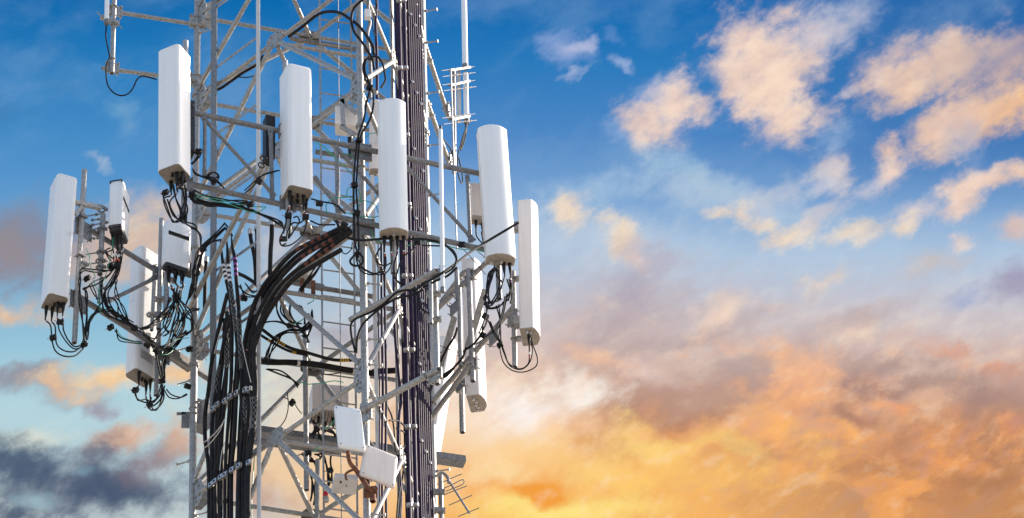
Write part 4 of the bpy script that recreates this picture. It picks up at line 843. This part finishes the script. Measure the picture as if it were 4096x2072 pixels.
for s, lab in (('m 958,795', 'black hanger block below the coiled jumpers at the right end'), ('m 935,960', 'black hanger block under the right frame coil, next one down'), ('m 755,1110', 'black hanger block beside the stout pipe of the right frame'), ('m 1088,1040', 'black hanger block holding the bowed cables below the furthest right panel')): hanger(lab, C.pts(s, .02)[0])
pts = [A.at(2073, 891, .55), A.at(1900, 996, .50), *ARM.pts('i 850,168 640,292', .27)]
cable('straight thick black cable slanting across in front of the right end panel', None, pts, .0145, 'hose', 'slanting_cable')
cluster('black cable strapped along the upper pipe arm of the near leg', 'cables along the upper arm', [], ['i 640,292 570,342 480,350 400,372 300,462 180,540 60,592 12,640 12,740 45,880', 'i 640,340 540,390 400,422 270,502 150,602 92,680 62,780 57,890', 'i 540,350 588,400 592,460 622,512 680,545', 'i 930,150 850,222 760,262 640,322'], ARM, .16, .0125)
cluster('thin black cable dipping beside the slender white whip', None, [], ['g 1040,1050 1110,1085 1145,1160 1110,1240 1040,1290'], ARM, .16, .008)
# left frame
cluster('black jumper cable looping below the furthest left panel', 'jumpers below the furthest left panel', B1[1], ['b 222,440 235,565 262,655 330,702 430,702 505,640', 'b 262,450 272,590 330,652 420,666 490,622', 'b 290,440 302,490 362,585 430,642 500,622', 'b 332,430 335,480 375,565 432,622 500,602'], B, .14)
cluster('black jumper cable dropping from the slim radio unit to the lower left pipe', 'jumpers below the slim radio unit', R1[1], ['a 770,900 770,985 745,1040 620,1062 505,1050 470,1130 b 475,110 492,250 502,450 510,560', 'a 790,900 790,990 720,1090 600,1142 530,1205 b 522,130 540,350 530,500 512,590', 'a 815,880 805,1000 740,1130 682,1205 b 672,60 672,250 722,342 830,402 930,442', 'a 840,860 820,1000 765,1150 b 700,140 722,272 800,352 900,422', 'a 850,850 828,1010 790,1120 b 690,150 740,320 860,385 950,440', 'a 740,850 705,870 715,920 750,965'], B, .16, dup=26)
cluster('black jumper cable swinging over the lower left pipe', 'jumpers over the lower left pipe', [], ['b 545,560 570,385 640,322 740,320 830,372 920,432', 'b 545,450 600,332 680,222 740,196 790,232 832,322 900,412 960,452', 'b 520,545 560,420 640,290', 'b 780,40 800,150 840,280 900,402', 'b 780,480 830,542 920,572 1010,582', 'b 560,90 600,170 640,210', 'b 740,255 790,330 850,360 930,430', 'b 850,370 920,450 1000,490 1050,520 1110,590'], B, .15, .0075, dup=22)
cluster('pale green wire drooping from the slim radio unit', 'green wires at the left frame', [], ['a 765,760 750,900 700,1090 660,1200 b 650,120 640,230 655,330', 'a 530,850 560,930 570,1010 610,1100 b 590,40 640,150', 'b 800,480 850,540 1000,590', 'b 1420,545 1320,560 1240,610 1190,680 1230,690 1285,650 1260,590', 'b 1470,580 1510,650 1580,740', 'b 1460,580 1600,595'], B, .17, .0042, 'green')
cluster('black jumper cable tangled below the wide slotted radio unit', 'jumpers below the slotted radio unit', R2[1], ['b 1285,130 1290,220 1250,312 1180,402 1090,452 1000,472', 'b 1275,100 1305,190 1262,400 1182,522 1110,552 1022,502', 'b 1325,100 1320,200 1382,332 1382,450 1332,542 1292,502 1330,402', 'b 1350,120 1340,200 1420,332 1470,422 1440,482 1350,532', 'b 1380,90 1340,190 1292,420 1242,582 1182,642', 'b 1350,130 1310,200 1230,350 1200,440 1260,500', 'b 1310,230 1340,330 1300,470 1200,530', 'b 1250,200 1220,300 1110,430 1010,460', 'b 1400,260 1380,420 1300,580 1210,660'], B, .20, dup=26)
cluster('black jumper cable bunched down to the low left panel', 'jumpers above the low left panel', B2[1], ['b 955,1010 975,1072 1042,1106 1110,1096 1170,1042 1195,950', 'b 1062,1100 1102,1112 1165,1052 1195,960', 'b 1090,1085 1110,1166 1152,1162 1190,1062 1212,962', 'b 1185,900 1170,762 1130,682 1140,642 1240,592 1320,482 1380,302', 'b 1205,900 1200,742 1230,692 1330,602 1400,482', 'b 1215,900 1216,722 1310,592 1372,472', 'b 1195,900 1150,700 1120,620 1070,590', 'b 1210,1000 1252,1062 1330,1072 1402,1032'], B, .10, dup=26)
for s, lab in (('b 245,545', 'black hanger block on the two cables below the furthest left panel'), ('b 305,410', 'black hanger block close under the furthest left panel'), ('b 515,605', 'black hanger block where the loops of the furthest left panel meet'), ('b 540,30', 'black hanger block beside the upright pipe of the furthest left panel'), ('a 745,1005', 'black hanger block below the slim radio unit'),
               ('a 800,1005', 'second black hanger block below the slim radio unit, nearer its outer side'), ('b 745,455', 'black hanger block below the lower left pipe, nearest its outer end'), ('b 950,460', 'black hanger block on the lower left pipe with cables crossing'), ('b 1060,610', 'black hanger block with orange cap at the inner end of the lower left pipe'), ('b 1430,645', 'black hanger block with red cap on the left leg'), ('b 1413,968', 'black hanger block standing out from the left leg below the pipe'),
               ('b 1190,922', 'black hanger block above the low left panel'), ('b 1085,1130', 'lowest black hanger block under the low left panel'), ('b 1310,190', 'black hanger block right below the slotted radio unit'), ('b 960,1000', 'black hanger block on the outer lead of the low left panel')): hanger(lab, B.pts(s, .18)[0])
for s, lab in (('e 205,232', 'black hanger block behind the leftmost near panel'), ('e 150,602', 'black hanger block at the left start of the lower near pipe'), ('e 340,490', 'black hanger block under the small cable coil'), ('e 725,490', 'black hanger block on the diagonal strut'), ('e 655,690', 'black hanger block midway along the cables under the near pipe'), ('e 985,790', 'black hanger block below the middle near panel, on its left leads'), ('e 1135,800', 'black hanger block below the middle near panel, on its right leads'), ('e 945,990', 'black hanger block at the bottom loop of the middle near panel'), ('e 1255,682', 'black hanger block standing on the near pipe right of the middle panel'),
               ('e 1470,870', 'black hanger block on the heavy cable bundle at the near pipe'), ('d 1040,762', 'black hanger block at the cable loop high on the near leg'), ('e 1600,135', 'black hanger block on the near leg at the upper near pipe'), ('e 1560,522', 'black hanger block with red cap amid green wires on the near leg'), ('e 1580,765', 'black hanger block on the near leg at the lower near pipe'), ('e 1585,1120', 'black hanger block with wire loops below the lower near pipe on the near leg'), ('g 802,1020', 'black hanger block on the near pipe right of the coax column panel'), ('g 1190,1040', 'black strap block near the right end of the lower near pipe'), ('a 1220,370', 'black hanger block on the outer leads of the leftmost near panel'), ('a 1375,270', 'black hanger block with red cap just under the leftmost near panel'), ('a 1375,570', 'black hanger block at the bottom loop of the leftmost near panel')): hanger(lab, A.pts(s, .20)[0])

# heavy coax bundle on the left cable ladder
rc = .0228
HV = 'thick black coax on the left cable ladder, '
def coax(label, s, off, off2=None, r=rc, tip=None, m='hose', pl=LF, group='heavy coax bundle on the left ladder', name='coax_cable'):
    pts = pl.pts(s, off, off2)
    if tip: b = MB(); P_ = smooth_pts(pts); tube(b, P_, r, 12, radii=[r * min(1, tip + i * .06) for i in range(len(P_))]); return build(name, b, m, None, label, 'coax cable', group), pts
    return cable(label, group, pts, r, m, name, 'coax cable', 12), pts
for i, s_ in enumerate(('h 500,640 470,850 j 440,60 400,330 385,600 375,950 375,1330', 'h 560,600 540,880 j 530,60 505,330 485,600 465,950 462,1330', 'h 640,640 600,900 j 595,60 590,330 575,600 550,950 542,1330')):
    coax('black coax in the back row of the left bundle', s_, .12, .12, group='back row of the left bundle')
coax(HV + 'leftmost and bulging outward', 'h 455,380 400,600 345,850 315,1000 j 290,200 262,400 262,620 285,800 295,1000 297,1330', .22, .17)
c2, p2 = coax(HV + 'second from the left', 'h 490,560 425,800 392,1000 j 365,100 337,350 322,500 322,900 320,1330', .20, .17); grip(c2, p2, .3, .5, rc)
coax(HV + 'third from the left', 'h 432,600 422,880 j 400,50 370,330 360,700 347,1000 355,1330', .17)
c4, p4 = coax(HV + 'fourth from the left', 'h 452,540 450,880 j 445,60 430,300 405,600 398,950 396,1330', .17); grip(c4, p4, .12, .3, rc)
c5, p5 = coax(HV + 'tapered white-ringed top, left of two', 'e 395,1000 h 415,110 445,250 482,450 494,700 490,1000 j 490,50 480,260 455,600 437,940 435,1330', .21, .17, tip=.45)
c6, p6 = coax(HV + 'tapered white-ringed top, right of two', 'e 447,975 e 455,1080 h 462,100 472,230 508,500 530,700 545,900 j 545,50 533,230 515,600 490,900 488,1330', .22, .17, tip=.3)
c7, p7 = coax(HV + 'tapered top with purple rings', 'e 490,965 e 498,1060 h 520,80 532,250 552,500 560,700 575,950 j 580,50 575,250 590,500 560,860 545,1330', .21, .17, tip=.3)
grip(c6, p6, .30, .47, rc); grip(c7, p7, .42, .62, rc)
for c_, p_, mm, f0 in ((c5, p5, 'whitep', .10), (c6, p6, 'whitep', .105), (c7, p7, 'purple', .09)):
    for k in range(4): band(c_, p_, f0 + k * .019, f0 + k * .019 + .010, rc, mm)
ARC = 'thick coax arching from the near leg, '
for s_ in ('e 1490,890 1320,985 1080,1120 h 880,230 770,380 695,550 645,720 625,900 j 605,100 600,600 580,1330', 'e 1520,915 1400,985 h 1180,80 960,260 830,430 735,650 680,900 j 660,100 650,600 600,1330', 'e 1500,940 h 1300,20 1100,140 930,290 800,480 700,700 660,900 j 650,100 620,600 570,1330', 'e 1440,890 1250,985 1010,1120 h 830,230 730,370 665,530 625,700 590,900 j 590,100 560,600 540,1330'): coax('black coax behind the arching ones', s_, .06, .10, group='back row of arching coax')
arcs = [('topmost, with red and black bands', 'e 1480,880 1300,962 1050,1092 h 860,200 760,330 690,480 640,640 605,800 608,1000 j 612,200 600,430 575,700 560,1000 562,1330', .16, .17, 'red'),
        ('second from the top, with orange bands', 'e 1510,905 1350,1000 1100,1150 h 900,262 785,430 695,620 645,800 632,1000 j 635,200 640,420 605,700 592,1000 590,1330', .20, .15, 'orange'),
        ('third from the top, with orange bands', 'e 1530,930 h 1260,40 1030,195 900,330 790,520 720,680 672,860 660,1000 j 660,150 675,330 660,600 622,860 615,1330', .24, .17, 'orange'),
        ('lowest and plain black', 'h 1440,0 1260,105 1040,245 905,400 800,560 735,700 690,860 690,1010 j 700,150 692,330 672,600 642,820 632,1330', .28, .18, None)]
for lab, s, o1, o2, col in arcs:
    c_, p_ = coax(ARC + lab, s, o1, o2, rc if col else .028)
    if col:
        for k in range(5): band(c_, p_, .06 + .026 * k, .06 + .026 * k + .014, rc, 'ember' if k != 3 else 'rust')
    if lab[0] in 'lt': grip(c_, p_, .72, .82, rc if col else .028)
# thin leads feeding the tapered tops
cluster('black lead curving into the tapered tops of the heavy coax', 'leads into the tapered coax tops', [], ['e 430,860 330,962 222,1062 185,1182 170,1300 h 140,330 100,470', 'e 445,892 345,992 242,1092 202,1202 182,1300 h 160,300 120,430', 'e 400,992 300,1022 232,1112 212,1222 195,1303 h 190,200 175,420', 'e 447,975 435,890 300,1010 240,1060', 'e 490,965 470,900 440,870', 'a 1440,665 1490,690 1520,760 1525,840', 'h 200,40 160,180 150,330 110,440', 'h 620,300 660,350 700,360', 'h 550,310 620,380 700,400', 'h 0,620 60,600 130,520 210,510', 'h 100,590 150,610 160,680 100,740'], LF, .24, .008, dup=22)
for s, lab in (('e 245,1080', 'black hanger block gathering the leads left of the heavy coax'), ('h 600,420', 'black hanger block behind the heavy coax arcs'), ('h 660,880', 'black hanger block with red cap right of the heavy coax'), ('h 1000,655', 'black hanger block with red cap below the grey canister'), ('j 1018,300', 'black hanger block hanging free inside the tower'), ('j 1235,520', 'black hanger block under the pale radio cabinet'), ('j 1160,740', 'black hanger block below the steel beam'), ('j 1345,890', 'black hanger block above the flat grey box')): hanger(lab, LF.pts(s, .2 if s[0] in 'e' or s[2] == '6' else -.5)[0])
# bright steel clips across the heavy bundle, two rows
cp_ = thing('cable_clip', 'x', 'cable clip', (0, 0, 0), 'steel clips on the heavy coax bundle')
m = MB(); box(m, (0, 0, 0), (.034, 0, 0), (0, .016, 0), (0, 0, .028), .004); build('clip_body', m, 'chrome', cp_); m = MB(); tube(m, [(0, -.014, 0), (0, -.024, 0)], .012, 8); build('bolt_hole', m, 'hole', cp_)
rows = [('upper', 'j 328,358 368,318 433,285 480,250 536,218 610,190 645,186'), ('lower', 'j 312,1015 347,985 397,948 436,927 495,885 555,850 642,822')]
ORD = ('leftmost', 'second from the left', 'third from the left', 'fourth from the left', 'fifth from the left', 'sixth from the left', 'rightmost'); fst = True
for rn, s in rows:
    for p_, od in zip(LF.pts(s, .215), ORD):
        o = cp_ if fst else copy_tree(cp_); fst = False; o.location = p_; o.rotation_euler = (0, 0, math.atan2(LF.d.y, LF.d.x)); o['label'] = 'bright steel clip, %s in the %s row across the heavy coax bundle' % (od, rn)
cluster('loose pale cord tied round the heavy coax bundle', 'pale cords on the heavy bundle', [], ['j 440,435 400,500 340,575 255,645', 'j 425,460 380,560 300,660 260,690', 'j 432,645 405,740 388,890', 'h 415,640 372,780 342,900', 'h 570,740 610,940 660,1150'], LF, .25, .005, 'cord')

# coax column on the far right ladder
VC = 'violet black coax of the right column, '
xs = [(1594, 1638, .0245, .115, 'wide one, leftmost'), (1615, 1665, .0245, .14, 'wide one, second from the left')] + [(1631 + 8.2 * i, 1684 + 8.0 * i, .0145, .125, 'slim one, %s' % w_) for i, w_ in enumerate(('next to the wide pair', 'second after the wide pair', 'third after the wide pair', 'fourth after the wide pair', 'fourth from the right edge', 'third from the right edge', 'second from the right edge', 'at the right edge'))][:7]
for x1, x2, r_, o_, lab in xs:
    dx = (x2 - x1) / 2072.; coax(VC + lab, '. %.1f,-140 %.1f,700 %.1f,1400 %.1f,2250' % (x1 - 140 * dx, x1 + 700 * dx, x1 + 1400 * dx, x2 + 180 * dx), o_, r=r_, m='violet', pl=FR, group='coax column on the right ladder')
for i in range(9):
    x1 = 1584 + 8.6 * i; x2 = x1 + 48; coax('black coax in the back layer of the right coax column', '. %.1f,-140 %.1f,1000 %.1f,2250' % (x1 - 3, x1 + 21, x2 + 3), (.045, .06)[i % 2], r=.023, m='violet', pl=FR, group='back layer of the coax column')
cq = thing('cable_clamp', 'x', 'cable clamp', (0, 0, 0), 'steel clamps on the right coax column')
m = MB(); box(m, (0, 0, 0), (.026, 0, 0), (0, .018, 0), (0, 0, .02), .004); build('clamp_body', m, 'chrome', cq); m = MB(); bolt(m, (0, -.018, -.004), (0, -1, 0), .009, .022); build('bolt', m, 'chrome', cq); fst = True
for row, y0 in enumerate((2, 272, 540, 818, 1104, 1400, 1707, 2020)):
    for i, (x1, x2, r_, o_, lab) in enumerate(xs):
        if i > 1 and i % 2 == 0: continue
        x0 = x1 + (x2 - x1) * y0 / 2072; yy = y0 + (0 if i < 2 else 12 + (i - 1) * 22.)
        p_ = FR.at(x1 + (x2 - x1) * yy / 2072, yy, o_ + r_ + .008)
        o = cq if fst else copy_tree(cq); fst = False; o.location = p_; o.rotation_euler = (0, 0, R(-12) if i < 2 else R(30)); o.scale = (1.15, 1, 1) if i < 2 else (.7, .8, .8)
        o['label'] = 'bright clamp of the right coax column, %s cable, %s row down' % (('leftmost wide', 'second wide', 'x', 'first slim', 'x', 'third slim', 'x', 'fifth slim', 'x', 'seventh slim')[i] if i < 2 else ('inner slim', 'inner middle slim', 'outer middle slim', 'outer slim')[min(3, (i - 3) // 2)], ('top', 'second', 'third', 'fourth', 'fifth', 'sixth', 'seventh', 'bottom')[row])
for lab, s, r_, mm in (('grey conduit snaking down between the near leg and the coax column', 'l 165,-60 155,120 172,200 150,300 160,420 175,560 178,700 175,850', .021, 'dull'), ('black tube with a steel collar standing behind the cable loop', 'l 228,-80 232,60 222,200 230,400 235,600 235,850', .017, 'violet'), ('slim black cable nearest the near leg on its right', 'i 245,-50 245,600 258,1303 . 1518,1800 1520,2200', .008, 'violet'),
                       ('black cable, left of the close pair right of the near leg', 'i 272,-60 275,500 282,1000 285,1303 . 1528,1800 1530,2200', .014, 'violet'), ('black cable, right of the close pair right of the near leg', 'i 298,-60 303,500 312,1000 315,1303 . 1543,1800 1546,2200', .014, 'violet'), ('black cable with a pale collar left of the coax column', 'i 375,-100 380,300 385,600 400,850 430,1150 445,1303 k 655,330 640,500 640,800 660,1100 650,1330', .017, 'violet'),
                       ('thin black cable crossing down before the coax column', 'k 560,455 640,462 700,522 735,602 722,702 690,802 672,952 640,1102 620,1330', .010, 'black'), ('thin black cable doubled beside the crossing one', 'k 620,525 690,560 715,610 680,700 640,850 640,1000 655,1150 640,1330', .009, 'black'), ('black wire down from the top between leg and column', 'd 1090,0 1100,60 1075,150 1065,230 1085,310', .006, 'black'), ('wavy black cable left of the coax column low down', 'k 540,330 580,420 600,540 610,700 640,760', .010, 'black')):
    cable(lab, 'loose cables between leg and column', FR.pts(s, .05), r_, mm, 'coax_cable', 'coax cable', 10)
# tubes and coax inside the tower
for lab, s, pl, o_, r_, mm in (('black coax arching over the upper near brace', 'd 335,318 450,235 580,132 680,101 780,112 860,160 960,240 1060,385 1075,470', LF, .08, .018, 'hose'), ('black coax curling round the top of the near leg', 'd 985,-10 905,70 880,170 905,275 965,355 1015,430 1062,515 1078,600', LF, .12, .015, 'hose'), ('black coax slung below the upper left brace', 'c 975,780 1060,788 1150,770 1250,702 1350,632 1470,560 1530,480', LF, -.05, .017, 'hose'), ('slim black lead leaving the slung upper left coax', 'c 1300,668 1380,672 1450,655 1500,600', LF, -.05, .007, 'black'),
                               ('stout corrugated black conduit crossing level through the tower', 'h 655,955 820,974 1000,976 1150,986 1300,1006 1500,1042 1737,1072 i 200,1058 400,1046', LR, .55, .034, 'hose'), ('black coax with yellow rings sloping down to the gusset', 'h 745,680 880,782 1000,850 1150,892 1300,936 1400,956 1560,956 1740,960', LR, .7, .019, 'hose'), ('second black coax sloping along the yellow-ringed one', 'h 745,740 880,822 1000,880 1150,912', LR, .68, .016, 'hose'),
                               ('ribbed black conduit with steel collar, right of the three', 'e 840,830 840,960 830,1100 825,1303', LF, -.25, .026, 'hose'), ('ribbed black conduit with steel collar, left of the three', 'e 652,905 660,1000 690,1150 700,1303 h 702,300', LF, -.3, .023, 'hose'), ('ribbed black conduit with steel collar, middle of the three', 'e 705,885 712,980 708,1100 700,1200', LF, -.28, .022, 'hose'), ('black tube standing left of the cable ladder with a pale collar', 'e 270,1150 h 268,150 262,300 258,500', LF, -.1, .023, 'hose'), ('black coax lying level behind the ladder rail', 'h 550,205 620,238 700,292 720,320', LF, -.1, .021, 'hose')):
    o = cable(lab, 'coax and conduit inside the tower', pl.pts(s, o_), r_, mm, 'coax_cable', 'coax cable', 12)
    if 'collar' in lab: pt = pl.pts(s, o_); band(o, pt, .0, .10, r_ + .004, 'chrome', 'collar')
    if 'yellow' in lab:
        for f in (.17, .19, .21, .23, .70, .72, .74, .76): band(o, pl.pts(s, o_), f, f + .011, r_, 'yellow')
    if 'crossing' in lab:
        for f in (.30, .66): band(o, pl.pts(s, o_), f, f + .018, r_ + .002, 'chrome', 'clamp')
cluster('black lead looping below the grey canister inside the tower', 'leads below the grey canister', [], ['h 890,440 888,540 945,640 1010,652', 'h 930,430 920,540 1000,622 1080,640', 'h 1190,520 1195,640 1150,740 1100,745', 'h 1165,560 1180,640 1130,680 1020,655', 'h 1180,600 1100,690 980,702 870,772 800,882 790,955', 'h 1190,640 1100,716 960,722 870,802 830,902 808,1000', 'h 1000,660 880,622 770,632 700,692', 'h 1010,460 1000,540 1050,640 1140,760 1165,800', 'h 1270,120 1180,240 1080,340', 'h 1220,150 1130,280 1060,380', 'h 1080,480 1120,560 1130,640', 'e 1400,830 1440,900 1500,960 1560,985', 'e 1300,985 1420,930 1500,860', 'e 1340,1100 1450,1010 1530,930 1540,860', 'e 1420,840 1520,900 1570,990 1560,1060'], LF, -.25, .009, dup=22)
cluster('black lead hanging under the pale radio cabinet', 'leads under the radio cabinet', W1[1], ['j 1195,460 1215,520 1180,590', 'j 1235,480 1230,540 1200,610', 'j 1260,520 1250,600 1290,640', 'j 1300,540 1370,560 1390,600', 'j 1160,760 1200,800 1230,900 1210,1050 1220,1180', 'j 1250,690 1300,780 1320,880 1340,960 1330,1060', 'j 1370,700 1350,800 1360,900 1365,1000', 'j 1100,740 1160,790 1240,810 1260,770 1210,745', 'j 1185,880 1190,1000 1185,1130', 'j 800,10 900,50 1010,95 1075,150'], LR, .05, .010, dup=26)
cluster('thin black wire hanging inside the tower bay', 'thin wires inside the tower', [], ['j 975,215 985,330 960,440 912,512', 'j 940,250 985,275', 'j 1040,310 1070,360 1100,395', 'h 790,1035 900,1075 1010,1115', 'h 1310,1080 1380,1075 1440,1065', 'e 1440,1090 1480,1120 1530,1080 1540,1020', 'j 880,670 950,720 1040,760 1110,745'], LF, -.3, .006)
cluster('pale green wire strung across the tower bay', 'pale green wires in the tower bay', [], ['j 1070,110 1150,140 1280,128 1380,112 1460,125', 'j 1385,450 1350,500 1295,525', 'j 1245,680 1230,705 1200,730', 'j 690,770 680,900 665,1150 665,1330', 'h 1215,400 1200,440 1150,470', 'h 1140,570 1100,610 1030,640'], LF, -.2, .0055, 'green')
cluster('black lead from the thick whip curving down to its arm', 'leads of the whip antennas', [], ['l 1010,1070 1000,1200 962,1303 g 1225,20 1160,235 1150,360 1160,440 1180,500 1195,490 1190,420 1160,280', 'g 1230,30 1200,140 1165,220', 'g 1030,130 1080,190 1105,250', 'g 1108,220 1112,290'], WH, .05, .0085)
m = MB(); tube(m, WH.pts('l 1010,1062 1008,1130 1003,1170', .05), .016, 10, r_end=.009); build('boot', m, 'rubber', COL.objects['jumper_cable.%03d' % (len([o for o in COL.objects if o.name.startswith('jumper_cable')]) - 4)])
cluster('black lead from the upper left whip looping along its arm', 'leads of the upper left whip', [], ['c 166,195 160,320 188,470 192,500 162,580 170,720 220,800 290,830 350,815 395,765 430,690 470,662 520,668 600,690'], LR, .12, .0095)
